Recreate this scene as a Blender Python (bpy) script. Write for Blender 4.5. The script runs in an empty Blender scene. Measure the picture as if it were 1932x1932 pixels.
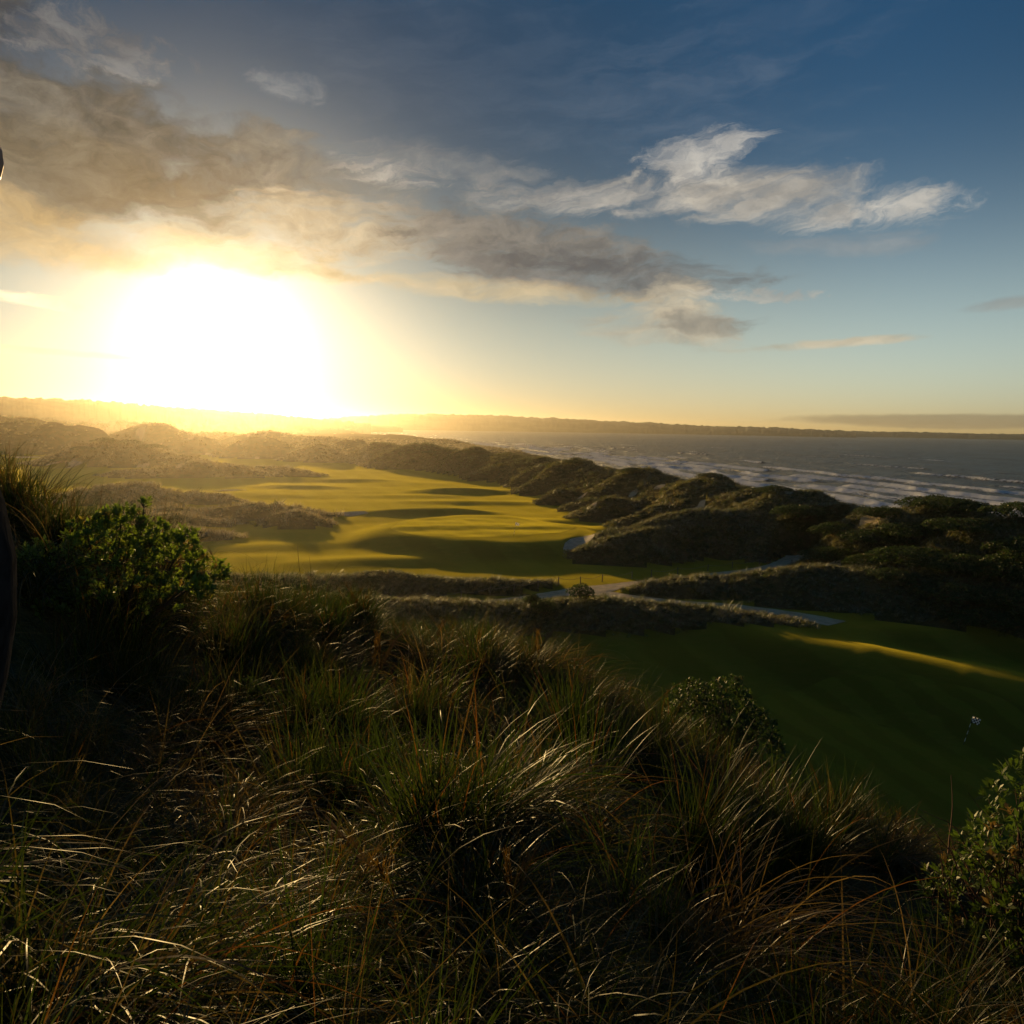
import bpy, bmesh, math, random
import numpy as np
from mathutils import Matrix, Vector

SC = bpy.context.scene
COL = SC.collection
R = math.radians
random.seed(7)
RNG = np.random.default_rng(11)

# ------------------------------------------------------------------ camera, sky, sun, exposure
CAM_Z = 21.5
cam = bpy.data.cameras.new('camera')
cam_o = bpy.data.objects.new('camera', cam)
COL.objects.link(cam_o)
cam.sensor_fit = 'HORIZONTAL'
cam.angle = 2 * math.atan(966 / 1516)
cam.clip_start = 0.05
cam.clip_end = 40000
cam_o.matrix_world = (Matrix.Translation((0, 0, CAM_Z)) @ Matrix.Rotation(R(90 - 6.14), 4, 'X')
                      @ Matrix.Rotation(R(1.0), 4, 'Z'))
SC.camera = cam_o

SUN_AZ, SUN_EL = -19.9, 5.3            # degrees; azimuth from +Y towards +X
SUN_DIR = Vector((math.sin(R(SUN_AZ)) * math.cos(R(SUN_EL)), math.cos(R(SUN_AZ)) * math.cos(R(SUN_EL)), math.sin(R(SUN_EL))))

sun = bpy.data.lights.new('sun', 'SUN')
sun.energy = 4.4
sun.angle = R(0.53)
sun.color = (1.0, 0.66, 0.27)
sun_o = bpy.data.objects.new('sun', sun)
sun_o.rotation_euler = (-SUN_DIR).to_track_quat('-Z', 'Y').to_euler()
COL.objects.link(sun_o)

SC.view_settings.view_transform = 'Standard'
SC.view_settings.look = 'None'
SC.view_settings.exposure = 0.3
SC.view_settings.gamma = 1.0
SC.render.engine = 'CYCLES'
SC.cycles.use_denoising = True
SC.cycles.max_bounces = 6
SC.cycles.diffuse_bounces = 2
SC.cycles.glossy_bounces = 2
SC.cycles.transmission_bounces = 3
SC.cycles.transparent_max_bounces = 8
SC.cycles.volume_bounces = 0
SC.cycles.sample_clamp_indirect = 6.0
SC.cycles.use_adaptive_sampling = True
SC.cycles.adaptive_threshold = 0.03
SC.cycles.adaptive_min_samples = 48


class N:
    """a node socket with arithmetic"""
    def __init__(s, nt, sock):
        s.nt, s.k = nt, sock

    def _m(s, op, *a, clamp=False):
        n = s.nt.nodes.new('ShaderNodeMath')
        n.operation = op
        n.use_clamp = clamp
        for i, v in enumerate((s,) + a):
            if isinstance(v, N):
                s.nt.links.new(v.k, n.inputs[i])
            else:
                n.inputs[i].default_value = v
        return N(s.nt, n.outputs[0])

    def __add__(s, o): return s._m('ADD', o)
    def __sub__(s, o): return s._m('SUBTRACT', o)
    def __mul__(s, o): return s._m('MULTIPLY', o)
    def __truediv__(s, o): return s._m('DIVIDE', o)
    __radd__ = __add__
    __rmul__ = __mul__
    def __rsub__(s, o): return (s * -1.0) + o
    def ma(s, a, b): return s._m('MULTIPLY_ADD', a, b)
    def sat(s): return s._m('ADD', 0.0, clamp=True)
    def pow(s, e): return s._m('POWER', e)
    def mx(s, o): return s._m('MAXIMUM', o)
    def mn(s, o): return s._m('MINIMUM', o)

    def ss(s, a, b, lo=0.0, hi=1.0):
        n = s.nt.nodes.new('ShaderNodeMapRange')
        n.interpolation_type = 'SMOOTHSTEP'
        s.nt.links.new(s.k, n.inputs[0])
        for i, v in enumerate((a, b, lo, hi)):
            n.inputs[i + 1].default_value = v
        return N(s.nt, n.outputs[0])


def node(nt, typ, **kw):
    n = nt.nodes.new(typ)
    for k, v in kw.items():
        setattr(n, k, v)
    return n


def xyz(nt, a, b, c=0.0):
    n = node(nt, 'ShaderNodeCombineXYZ')
    for i, v in enumerate((a, b, c)):
        if isinstance(v, N):
            nt.links.new(v.k, n.inputs[i])
        else:
            n.inputs[i].default_value = v
    return N(nt, n.outputs[0])


def noise(nt, vec, scale, detail=4.0, rough=0.55, dist=0.0):
    n = node(nt, 'ShaderNodeTexNoise')
    if vec is not None:
        nt.links.new(vec.k, n.inputs['Vector'])
    n.inputs['Scale'].default_value = scale
    n.inputs['Detail'].default_value = detail
    n.inputs['Roughness'].default_value = rough
    n.inputs['Distortion'].default_value = dist
    return N(nt, n.outputs['Fac'])


def mixc(nt, f, a, b, typ='MIX'):
    n = node(nt, 'ShaderNodeMixRGB', blend_type=typ)
    for i, v in enumerate((f, a, b)):
        if isinstance(v, N):
            nt.links.new(v.k, n.inputs[i])
        elif i == 0:
            n.inputs[0].default_value = v
        else:
            n.inputs[i].default_value = (*v, 1.0)
    return N(nt, n.outputs[0])


# ---- world: Nishita sky with the evening's clouds laid into it by direction
def build_world():
    w = bpy.data.worlds.new('World')
    SC.world = w
    w.use_nodes = True
    nt = w.node_tree
    bg = nt.nodes['Background']
    sk = node(nt, 'ShaderNodeTexSky', sky_type='NISHITA', sun_disc=False)
    sk.sun_elevation = R(SUN_EL)
    sk.sun_rotation = R(SUN_AZ)
    sk.altitude = 0
    sk.air_density = 1.0
    sk.dust_density = 0.25
    sk.ozone_density = 3.6
    tc = node(nt, 'ShaderNodeTexCoord')
    sep = node(nt, 'ShaderNodeSeparateXYZ')
    nt.links.new(tc.outputs['Generated'], sep.inputs[0])
    X, Y, Z = (N(nt, sep.outputs[i]) for i in range(3))
    el = Z._m('ARCSINE') * 57.29578
    az = X._m('ARCTAN2', Y) * 57.29578
    hs = node(nt, 'ShaderNodeHueSaturation')
    hs.inputs['Saturation'].default_value = 1.08
    nt.links.new(sk.outputs[0], hs.inputs['Color'])
    col = N(nt, hs.outputs[0])
    # sky dimmed by hand towards the sun, then a tight glare core added
    cs = X * SUN_DIR.x + Y * SUN_DIR.y + Z * SUN_DIR.z
    att = cs.ss(math.cos(R(48)), math.cos(R(10)), 0.92, 0.30)
    col = mixc(nt, 1.0, col, xyz(nt, att, att, att), 'MULTIPLY')
    core = ((cs - 1.0) * (1.0 / 0.0028))._m('EXPONENT') + ((cs - 1.0) * (1.0 / 0.018))._m('EXPONENT') * 0.28
    col = mixc(nt, 1.0, col, mixc(nt, 1.0, xyz(nt, core, core, core), (34.0, 30.0, 21.0), 'MULTIPLY'), 'ADD')
    # light scattered more than once: a pale band above the horizon, warm low down and strongest towards the sun
    ep = el.mx(0.0)
    dz = (az - SUN_AZ) * (1.0 / 64.0)
    warm = (ep * (-1.0 / 4.0))._m('EXPONENT') * (dz * dz * -1.0)._m('EXPONENT')
    pale = (ep * ep * (-1.0 / 110.0))._m('EXPONENT') * (1.0 - (ep * (-1.0 / 3.5))._m('EXPONENT'))
    col = mixc(nt, 1.0, col, mixc(nt, 1.0, xyz(nt, warm, warm, warm), (12.0, 8.2, 3.0), 'MULTIPLY'), 'ADD')
    col = mixc(nt, 1.0, col, mixc(nt, 1.0, xyz(nt, pale, pale, pale), (6.4, 7.9, 7.4), 'MULTIPLY'), 'ADD')
    high = ep.ss(4.0, 20.0) * (dz * dz * -1.0)._m('EXPONENT')
    col = mixc(nt, 1.0, col, mixc(nt, 1.0, xyz(nt, high, high, high), (0.05, 0.40, 0.85), 'MULTIPLY'), 'ADD')
    # clouds: az, el, half widths (deg), tilt (deg), opacity, softness, breakup, style, dark, bright
    P0 = xyz(nt, az, el * 1.9)
    wx = noise(nt, P0, 0.12, 4.0, 0.5) - 0.5
    wy = noise(nt, xyz(nt, az + 31.0, el * 1.9 + 17.0), 0.20, 5.0, 0.58) - 0.5
    fine = noise(nt, xyz(nt, az + wx * 7.0, el * 1.7 + wy * 5.0, 3.0), 0.62, 6.0, 0.66) - 0.5
    streak = noise(nt, xyz(nt, az * 0.55 + el * 0.5 + wx * 4.0, el * 2.4 - az * 0.30 + wy * 6.0, 9.0), 0.34, 6.0, 0.62) - 0.5
    wisp = noise(nt, xyz(nt, az * 0.36 + el * 0.2 + wx * 7.0, el * 1.7 - az * 0.42 + wy * 6.0, 5.0), 0.55, 7.0, 0.64) - 0.5
    body = noise(nt, xyz(nt, az * 0.9 + wx * 8.0, el * 2.0 + wy * 6.0, 21.0), 0.17, 5.0, 0.58) - 0.5
    c = [
        # thin high veil
        (2, 22, 28, 6, -8, 0.10, 2.6, 2.6, 's', (4, 4.6, 5.4), (6, 6.4, 7.0)),
        (16, 25, 16, 5, 20, 0.10, 2.6, 2.6, 's', (2.6, 3.2, 4.2), (4.4, 4.9, 5.6)),
        # great brown bank over the sun
        (-26, 17.5, 20, 4.2, -9, 0.98, 1.2, 2.0, 'b', (1.05, 0.97, 0.82), (4.3, 3.9, 3.2)),
        (-29, 14.8, 17, 3.6, -7, 0.97, 1.1, 1.3, 'b', (1.5, 1.25, 0.88), (4.6, 3.9, 2.8)),
        (-15, 16.9, 11, 2.0, -8, 0.66, 1.6, 2.2, 'b', (1.8, 1.65, 1.35), (5.6, 5.0, 4.0)),
        (-33, 11.6, 15, 2.6, -5, 0.80, 1.6, 1.4, 'b', (6.6, 4.3, 1.7), (13, 9.0, 4.2)),
        (-12, 13.4, 11, 2.8, -4, 0.82, 1.7, 1.8, 's', (7.0, 5.3, 3.2), (15, 12, 7.8)),
        (-9.0, 17.0, 5.5, 1.5, -6, 0.62, 2.0, 2.4, 'w', (6, 5.4, 4.6), (13.5, 12, 9.8)),
        (-18, 11.2, 12, 1.6, -6, 0.70, 1.6, 1.6, 's', (9, 6.4, 3.0), (18, 14, 8.0)),
        (-4, 17.6, 10, 1.6, -6, 0.42, 2.0, 2.2, 's', (3.6, 3.5, 3.3), (8.2, 7.6, 6.6)),
        (1, 15.4, 9, 1.2, -4, 0.45, 2.0, 2.4, 'w', (3.2, 3.1, 2.9), (7.6, 7.0, 6.0)),
        # upper dark shreds
        (-35, 22.4, 9.5, 3.2, -6, 0.95, 1.2, 1.5, 'b', (0.7, 0.74, 0.78), (1.9, 1.9, 1.9)),
        (-27, 21.8, 6.5, 2.0, -4, 0.70, 1.6, 2.6, 'f', (1.5, 1.5, 1.55), (5.4, 5.3, 5.1)),
        (-25.0, 25.8, 4.6, 1.3, -8, 0.80, 1.6, 2.0, 'b', (1.1, 1.15, 1.25), (2.2, 2.3, 2.5)),
        (-31.5, 27.8, 6.0, 1.2, 0, 0.50, 2.0, 2.2, 'f', (4.6, 4.7, 4.8), (8, 7.9, 7.6)),
        (-15.3, 28.3, 3.0, 0.9, 0, 0.50, 2.0, 2.2, 'f', (5, 5, 5), (9, 8.7, 8.2)),
        (-15.5, 21.3, 3.2, 1.1, -4, 0.40, 2.2, 2.2, 'f', (4.6, 4.7, 4.8), (7.6, 7.4, 7.0)),
        # grey bank across the middle
        (0.0, 12.7, 13.5, 2.7, -6, 0.93, 1.3, 1.8, 's', (1.9, 1.85, 1.8), (5.4, 4.9, 4.1)),
        (5.0, 11.0, 15.5, 2.1, -4, 0.90, 1.3, 1.6, 's', (1.8, 1.85, 1.9), (4.0, 3.9, 3.6)),
        (-2.0, 9.8, 15, 1.1, -3, 0.70, 1.8, 1.6, 's', (8, 6.2, 3.6), (13, 10, 5.8)),
        # pale feathered cloud
        (7.5, 15.9, 12, 2.2, -2, 0.80, 1.9, 1.8, 'w', (3.6, 3.6, 3.5), (8.6, 7.9, 6.8)),
        (16.5, 15.5, 13.0, 2.5, -9, 0.88, 2.3, 1.7, 'w', (6.0, 5.5, 4.7), (13, 11.6, 9.4)),
        (12.0, 18.0, 5.4, 2.0, 8, 0.72, 1.9, 2.4, 'w', (6.4, 6.1, 5.6), (13.5, 12.4, 10.6)),
        (24.5, 14.2, 7.4, 1.1, 4, 0.75, 1.9, 2.2, 'w', (5.6, 5.4, 5.0), (12, 11, 9.4)),
        (22.0, 12.1, 9.0, 1.0, -2, 0.50, 2.0, 1.8, 's', (3.8, 4.0, 4.1), (7.0, 6.8, 6.4)),
        # small cloud low over the water
        (10.6, 7.4, 8.2, 2.0, -2, 0.88, 1.6, 1.6, 's', (4.6, 4.3, 3.5), (10, 8.6, 6.2)),
        (10.5, 9.0, 4.0, 1.7, 12, 0.80, 1.8, 2.2, 'w', (5.4, 4.9, 3.8), (11, 9.3, 6.6)),
        (13.0, 7.5, 6.6, 1.0, -2, 0.66, 1.7, 2.0, 's', (2.3, 2.3, 2.15), (4.2, 4.0, 3.4)),
        (21.0, 6.1, 8.0, 0.42, 3, 0.80, 1.7, 1.7, 's', (6, 5.2, 3.7), (11, 9.2, 6.4)),
        (32.0, 8.2, 4.6, 0.6, 4, 0.50, 1.6, 1.4, 's', (3.8, 3.7, 3.4), (6, 5.6, 4.9)),
        (16.5, 9.3, 4.5, 0.6, -2, 0.55, 1.5, 3.4, 'f', (5, 4.8, 4.4), (10, 9, 7.4)),
        # lit flecks left of the sun, bank on the horizon
        (-31.0, 7.5, 4.6, 0.6, -6, 0.70, 1.5, 1.8, 's', (17, 14, 8), (24, 20, 13)),
        (-29.5, 4.0, 6.0, 0.3, -2, 0.50, 1.5, 2.0, 's', (17, 13, 6), (22, 17, 9)),
        (29, 0.75, 14, 0.6, 0, 0.60, 0.9, 0.6, 's', (3.0, 2.3, 1.5), (3.6, 2.7, 1.7)),
    ]
    nz = {'f': fine, 's': streak, 'b': body, 'w': wisp}
    for (ca, ce, ra, re, tilt, op, soft, brk, st, dk, br) in c:
        ct, sn = math.cos(R(tilt)), math.sin(R(tilt))
        da = wx.ma(ra * 0.5, az - ca)
        de = wy.ma(re * 1.0, el - (ce - 0.45 if ce > 5 else ce))
        qx = da.ma(ct / ra, de * (sn / ra))
        qy = de.ma(ct / re, da * (-sn / re))
        m = (qx * qx + qy * qy).ma(-1.9, 1.45)
        d = nz[st].ma(brk * 2.2, m).ss(0.0, soft, 0.0, op)
        lit = (body * 2.4 + fine * 1.2 - qy * 0.25 + 0.42).sat()
        col = mixc(nt, d, col, mixc(nt, lit, dk, br))
    nt.links.new(col.k, bg.inputs[0])
    bg.inputs[1].default_value = 0.05
    w.cycles.sampling_method = 'MANUAL'
    w.cycles.sample_map_resolution = 1024


build_world()

# ------------------------------------------------------------------ helpers
def prop(o, label=None, cat=None, group=None, kind=None):
    if label: o['label'] = label
    if cat: o['category'] = cat
    if group: o['group'] = group
    if kind: o['kind'] = kind
    return o


def mesh_np(name, V, Fq, mat=None, smooth=True, attrs=None):
    """mesh from numpy verts (n,3) and faces (m,3|4)"""
    V = np.asarray(V, np.float32)
    Fq = np.asarray(Fq, np.int32)
    k = Fq.shape[1]
    me = bpy.data.meshes.new(name)
    me.vertices.add(len(V))
    me.vertices.foreach_set('co', V.ravel())
    me.loops.add(Fq.size)
    me.loops.foreach_set('vertex_index', Fq.ravel())
    me.polygons.add(len(Fq))
    me.polygons.foreach_set('loop_start', np.arange(0, Fq.size, k, dtype=np.int32))
    if smooth:
        me.polygons.foreach_set('use_smooth', np.ones(len(Fq), bool))
    for an, av in (attrs or {}).items():
        a = me.attributes.new(an, 'FLOAT', 'POINT')
        a.data.foreach_set('value', np.asarray(av, np.float32))
    me.update(calc_edges=True)
    me.validate()
    if mat:
        me.materials.append(mat)
    return me


def obj(name, me, parent=None):
    o = bpy.data.objects.new(name, me)
    COL.objects.link(o)
    if parent:
        o.parent = parent
    return o


def empty(name, loc=(0, 0, 0), rz=0.0):
    o = bpy.data.objects.new(name, None)
    o.empty_display_size = 0.2
    o.location = loc
    o.rotation_euler = (0, 0, rz)
    COL.objects.link(o)
    return o


def copy_tree(o, parent=None):
    c = o.copy()
    COL.objects.link(c)
    if parent:
        c.parent = parent
    for ch in o.children:
        copy_tree(ch, c)
    return c


def _hash(ix, iy, seed):
    h = (ix.astype(np.int64) * 374761393 + iy.astype(np.int64) * 668265263 + seed * 1442695041) & 0xFFFFFFFF
    h = ((h ^ (h >> 13)) * 1274126177) & 0xFFFFFFFF
    h = (h ^ (h >> 16)) & 0xFFFFFFFF
    return h / 4294967295.0


def vnoise(x, y, seed=0):
    ix, iy = np.floor(x), np.floor(y)
    fx, fy = x - ix, y - iy
    fx = fx * fx * fx * (fx * (fx * 6 - 15) + 10)
    fy = fy * fy * fy * (fy * (fy * 6 - 15) + 10)
    a, b = _hash(ix, iy, seed), _hash(ix + 1, iy, seed)
    c, d = _hash(ix, iy + 1, seed), _hash(ix + 1, iy + 1, seed)
    return ((a + (b - a) * fx) * (1 - fy) + (c + (d - c) * fx) * fy) * 2 - 1


def fbm(x, y, seed=0, octv=4, gain=0.5):
    s, a, t = 0.0, 1.0, 0.0
    for i in range(octv):
        s = s + a * vnoise(x * 2 ** i + 13.7 * i, y * 2 ** i - 7.3 * i, seed + i)
        t += a
        a *= gain
    return s / t


def sstep(x, a, b):
    t = np.clip((x - a) / (b - a), 0, 1)
    return t * t * (3 - 2 * t)


# ------------------------------------------------------------------ the lie of the land (metres; fairway level is z = 0)
MOUNDS = [  # x, y, rx, ry, turn, height
    (-50, 400, 29, 25, 20, 10.3), (-22, 372, 18, 17, 0, 8.6), (-76, 452, 24, 22, 0, 9.0), (-104, 520, 28, 24, 0, 8.5), (-146, 600, 40, 30, 0, 9.5),
    (-3, 324, 22, 18, 40, 7.0), (20, 268, 24, 16, 40, 8.2), (34, 222, 26, 15, 40, 8.0), (17, 226, 14, 8, 30, 4.2),
    (44, 186, 24, 14, 35, 7.8), (25, 191, 16, 9, 30, 4.4), (36, 172, 19, 9, 25, 5.4), (20, 206, 10, 6, 20, 2.4), (6, 285, 12, 9, 35, 4.0),
    (34, 144, 23, 14, 22, 6.6), (23, 133, 14, 9, 28, 4.2), (14, 130, 7, 5, 20, 1.7), (55, 151, 19, 13, 10, 8.6),
    (63, 119, 24, 14, 0, 8.6), (62, 105, 20, 10, 0, 7.2), (74, 93, 18, 12, 0, 8.6),
    (-98, 206, 20, 11, 5, 5.4), (-82, 211, 13, 7, 0, 2.4), (-112, 202, 13, 8, 0, 2.4),
    (-118, 309, 34, 10, 8, 5.0), (-96, 325, 22, 7, 0, 3.4), (-142, 300, 16, 7, 0, 2.6),
    (-184, 370, 42, 18, 8, 9.8), (-150, 362, 24, 10, 0, 5.4),
    (-290, 525, 40, 28, 20, 19.0), (-262, 590, 56, 34, 0, 18.0), (-300, 470, 40, 24, 0, 14.0),
    (-152, 484, 32, 22, 0, 12.0), (-190, 620, 56, 36, 0, 13.5), (-232, 468, 56, 14, 0, 7.0), (-345, 560, 60, 40, 0, 17.5),
    (-110, 452, 24, 18, 0, 8.5), (-205, 520, 36, 24, 0, 11.5), (-380, 480, 50, 40, 0, 15.0), (-400, 640, 90, 50, 0, 22.0),
    (-57, 180, 20, 6.5, 12, 3.2), (-46, 166, 10, 5.5, 0, 2.8), (-68, 163, 14, 6.5, 10, 2.3), (-60, 148, 14, 5, -8, 1.5),
    (-76, 178, 12, 6, 0, 2.2), (-80, 84, 34, 20, 0, 6.0),
]
CHAINS = [  # crest lines: x, y, height, half width
    [(104, 40, 7.5, 28), (88, 75, 7.8, 26), (72, 100, 7.8, 22), (61, 120, 8.2, 22), (56, 139, 8.3, 21), (50, 163, 8.4, 20), (44, 195, 8.2, 20),
     (34, 228, 8.6, 19), (23, 259, 8.4, 18), (8, 310, 8.8, 17), (-22, 379, 8.6, 22), (-53, 427, 8, 30), (-87, 492, 7.4, 34),
     (-134, 585, 7.5, 42), (-206, 669, 8, 50), (-300, 800, 9, 80)],
    [(14, 105, 0.6, 4), (23, 104.5, 1.7, 8), (31, 104, 2.3, 9), (41, 103, 3.4, 11.5), (49, 101, 4.6, 14), (58, 97.5, 5.0, 15), (80, 93, 6, 17)],
    [(-60, 102, 1.6, 8), (-42, 104, 1.3, 6), (-25, 103.5, 1.7, 6), (-16, 103, 2.2, 6), (-8, 103.6, 1.4, 5), (0, 105, 1.2, 4), (5, 107, 0.8, 2.6)],
    [(-60, 80, 4, 16), (-25, 86, 2.6, 9), (-8, 85.5, 1.9, 8), (3, 87, 1.8, 8), (12, 88.5, 2.0, 8), (20, 88.3, 1.7, 6), (27, 87.3, 0.9, 4.6), (33, 86.6, 0.5, 3.2)],
]
LAWN_BUMPS = [  # mown swells
    (-22, 193, 24, 6, 10, 1.4), (-16, 258, 22, 8, 8, 1.5), (-2, 262, 5, 4, 0, 1.2), (-34, 238, 26, 7, 8, 0.6), (4, 178, 26, 7, 4, 0.6),
    (-60, 300, 30, 9, 5, 1.1), (-72, 264, 20, 7, 0, 0.8), (18, 165, 14, 10, 30, 1.0), (-8, 222, 28, 7, 5, 0.7),
    (-22, 124, 18, 6, 20, 0.5), (-40, 138, 20, 7, 15, 0.5),
]
STRIP = [(23, 81.6, 1.0, 5), (29, 78, 1.8, 8), (35, 74.5, 2.3, 10), (42, 70, 2.7, 12), (58, 59, 3.2, 13)]
BUNKERS = [  # x, y, rx, ry, turn, depth
    (11.8, 138, 2.0, 6.0, -22, 0.7), (-39, 187, 5.5, 2.6, 8, 0.7), (-197, 352, 10, 6, 0, 0.7), (-212, 340, 6, 3, 0, 0.5),
    (-270, 430, 16, 7, 0, 0.8), (-88, 247, 6, 4, 10, 0.6)]
PATHS = [  # x, y, half width
    [(-30, 92, 1.0), (-18, 91.5, 1.1), (-10, 93, 1.2), (-4, 95.4, 1.2), (2, 99, 1.3), (7, 102.8, 1.9), (11, 105.2, 2.4), (15, 108.5, 1.5), (21, 112.5, 1.1),
     (29, 117.5, 1.1), (36, 121.5, 1.2), (43, 126.5, 1.8), (48, 130.5, 3.2), (52, 133, 2.2)],
    [(8.5, 104.2, 1.8), (11.5, 103, 1.7), (15.5, 100.2, 1.3), (20, 98, 1.2), (26, 95.8, 1.2), (31, 93, 1.4), (34, 90.3, 1.7), (36.3, 87.4, 1.9)],
]
COAST = np.array([(170, -400), (160, 0), (146, 120), (126, 250), (100, 400), (66, 560), (26, 760), (-100, 1100), (-280, 1600), (-500, 2200),
                  (-640, 2700), (-760, 3400), (-860, 4600)], float)
SEA_Z = -6.5


def bump(q2):
    return np.clip(1 - q2, 0, None) ** 1.6


def mound(x, y, m):
    cx, cy, rx, ry, t, h = m
    c, s = math.cos(R(t)), math.sin(R(t))
    dx, dy = x - cx, y - cy
    return h * bump(((dx * c + dy * s) / rx) ** 2 + ((dy * c - dx * s) / ry) ** 2)


def seg_dist(x, y, a, b):
    ax, ay, bx, by = a[0], a[1], b[0], b[1]
    ux, uy = bx - ax, by - ay
    t = np.clip(((x - ax) * ux + (y - ay) * uy) / (ux * ux + uy * uy), 0, 1)
    return np.hypot(x - ax - t * ux, y - ay - t * uy), t


def chain(x, y, pts):
    out = np.zeros_like(x)
    for a, b in zip(pts[:-1], pts[1:]):
        d, t = seg_dist(x, y, a, b)
        h = a[2] + (b[2] - a[2]) * t
        w = a[3] + (b[3] - a[3]) * t
        out = np.maximum(out, h * bump((d / w) ** 2))
    return out


def coast_dist(x, y):
    best = np.full_like(x, 1e9)
    sgn = np.ones_like(x)
    for a, b in zip(COAST[:-1], COAST[1:]):
        d, t = seg_dist(x, y, a, b)
        cr = (b[0] - a[0]) * (y - a[1]) - (b[1] - a[1]) * (x - a[0])
        u = d < best
        best = np.where(u, d, best)
        sgn = np.where(u, np.sign(cr), sgn)
    return best * sgn            # > 0 inland


def path_dist(x, y):
    best = np.full_like(x, 1e9)
    for p in PATHS:
        for a, b in zip(p[:-1], p[1:]):
            d, t = seg_dist(x, y, a, b)
            best = np.minimum(best, d - (a[2] + (b[2] - a[2]) * t))
    return best


EDGE = np.array([  # bearing, distance of the knoll's brow, its height
    (-180, 45, 20.1), (-150, 45, 20.2), (-110, 40, 20.4), (-80, 30, 20.5), (-55, 20, 20.6), (-38, 12, 20.6), (-32.3, 9.0, 20.45), (-29.5, 9.5, 20.15),
    (-25.5, 10, 19.75), (-19.6, 11, 18.95), (-13, 12, 18.55), (-5.3, 12, 18.05), (0, 11.5, 17.95), (4.9, 10.5, 17.85), (10.3, 9.5, 17.75),
    (14.4, 8.5, 17.65), (19.9, 8.5, 17.35), (25.7, 9, 16.95), (29.1, 9, 16.85), (36, 9.2, 16.7), (60, 10, 17.0), (90, 16, 18.5), (120, 30, 19.5),
    (180, 45, 20.1)], float)


def knoll(x, y):
    r = np.hypot(x, y)
    az = np.degrees(np.arctan2(x, y))
    e = np.interp(az, EDGE[:, 0], EDGE[:, 1])
    ze = np.interp(az, EDGE[:, 0], EDGE[:, 2]) + 0.14 + 0.12 * sstep(-az, 18, 30)
    q = np.clip(r / e, 0, 1.6)
    top = 20.1 + (ze - 20.1) * q
    front = (1 - sstep(np.abs(az), 60, 100))
    top = top + 0.20 * fbm(x / 2.3, y / 2.3, 40, 3) * sstep(r, 1.0, 3.5)
    hol = np.sin(np.pi * np.clip((q - 0.12) / 0.78, 0, 1)) ** 1.5 * front * sstep(az, -60, -36)
    top = top - hol * (1 - 0.66 * sstep(az, -16, 5)) * (0.80 + 0.50 * fbm(x / 1.9, y / 1.9, 44, 2))
    d = (r - e - 1.0) / 0.9
    drop = 0.62 * 0.9 * np.where(d > 29, d, np.log1p(np.exp(np.clip(d, -30, 30))))
    return top - drop


def land(x, y):
    """height, dune amount (0 on mown turf)"""
    x = np.asarray(x, float)
    y = np.asarray(y, float)
    wx = x + 2.5 * fbm(x / 17, y / 17, 60, 2)
    wy = y + 2.5 * fbm(x / 17, y / 17, 70, 2)
    acc = np.zeros_like(x)
    for m in MOUNDS:
        acc += mound(wx, wy, m) ** 3
    for i, c in enumerate(CHAINS):
        acc += chain(wx if i == 0 else x, wy if i == 0 else y, c) ** 3
    dune = np.cbrt(acc)
    r = np.hypot(x, y)
    far = sstep(r, 620, 900)
    dune = np.maximum(dune, far * (4 + 6 * fbm(x / 160, y / 160, 5, 3)))
    pd = path_dist(x, y)
    dune = dune * (0.10 + 0.90 * sstep(pd, 0.0, 3.0))
    rel = sstep(dune, 0.3, 3.0)
    dune = dune * (1 + rel * 0.20 * fbm(x / 17, y / 17, 3, 3)) + rel * (0.60 * fbm(x / 8, y / 8, 8, 3) + 0.28 * fbm(x / 2.6, y / 2.6, 9, 2))
    # mown ground
    lawn = 0.40 * fbm(x / 34, y / 17, 21, 3) + 0.08 * fbm(x / 10, y / 5, 22, 2)
    la = np.zeros_like(x)
    for m in LAWN_BUMPS:
        la = np.maximum(la, mound(x, y, m))
    gx, gy = (x + 5) / 25, (y - 153) / 24
    ang = np.arctan2(gy, gx)
    g = np.hypot(gx, gy) * (1 + 0.10 * np.sin(2 * ang + 0.6) + 0.06 * np.sin(3 * ang))
    la = la * sstep(g, 0.6, 1.1) + 2.0 * (1 - sstep(g, 0.72, 1.18)) + 0.10 * fbm(x / 6, y / 6, 30, 2) * (1 - sstep(g, 0.8, 1.0))
    s = (83 - y) * 0.94 + (x - 15) * 0.34
    near = sstep(86 - y, 0, 6) * (x > -60)
    tilt = -np.minimum(4.6, 0.125 * np.clip(s, 0, None)) * near
    base = lawn * (1 - 0.6 * near) + la + tilt + chain(x, y, STRIP)
    cd = coast_dist(x, y)
    sea = sstep(cd, 45, -15)
    base = base * (1 - sea) + (-11.0) * sea
    h = base + np.clip(dune, 0, None) * sstep(cd, 5, 50)
    k = knoll(x, y)
    w = np.clip((k - h) / 2.0 + 0.5, 0, 1)
    h2 = h + (k - h) * w + 2.0 * w * (1 - w) * 0.5
    rough = np.maximum(dune, np.where(w > 0.02, 5.0, 0.0))
    for b in BUNKERS:
        q = mound(x, y, (b[0], b[1], b[2] * 1.15, b[3] * 1.15, b[4], 1.0))
        h2 = h2 - b[5] * q
        rough = np.where(q > 0.05, 0.0, rough)
    rough = np.where(pd < 0.15, 0.0, rough)
    return h2, rough, cd


def bare(x, y):
    """bare sand scars on the dunes, 0..1"""
    return sstep(fbm(x / 9, y / 6, 55, 3), 0.55, 0.66) * (np.hypot(x, y) > 110)


def hz(x, y):
    return float(land(np.array([x]), np.array([y]))[0][0])


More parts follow.
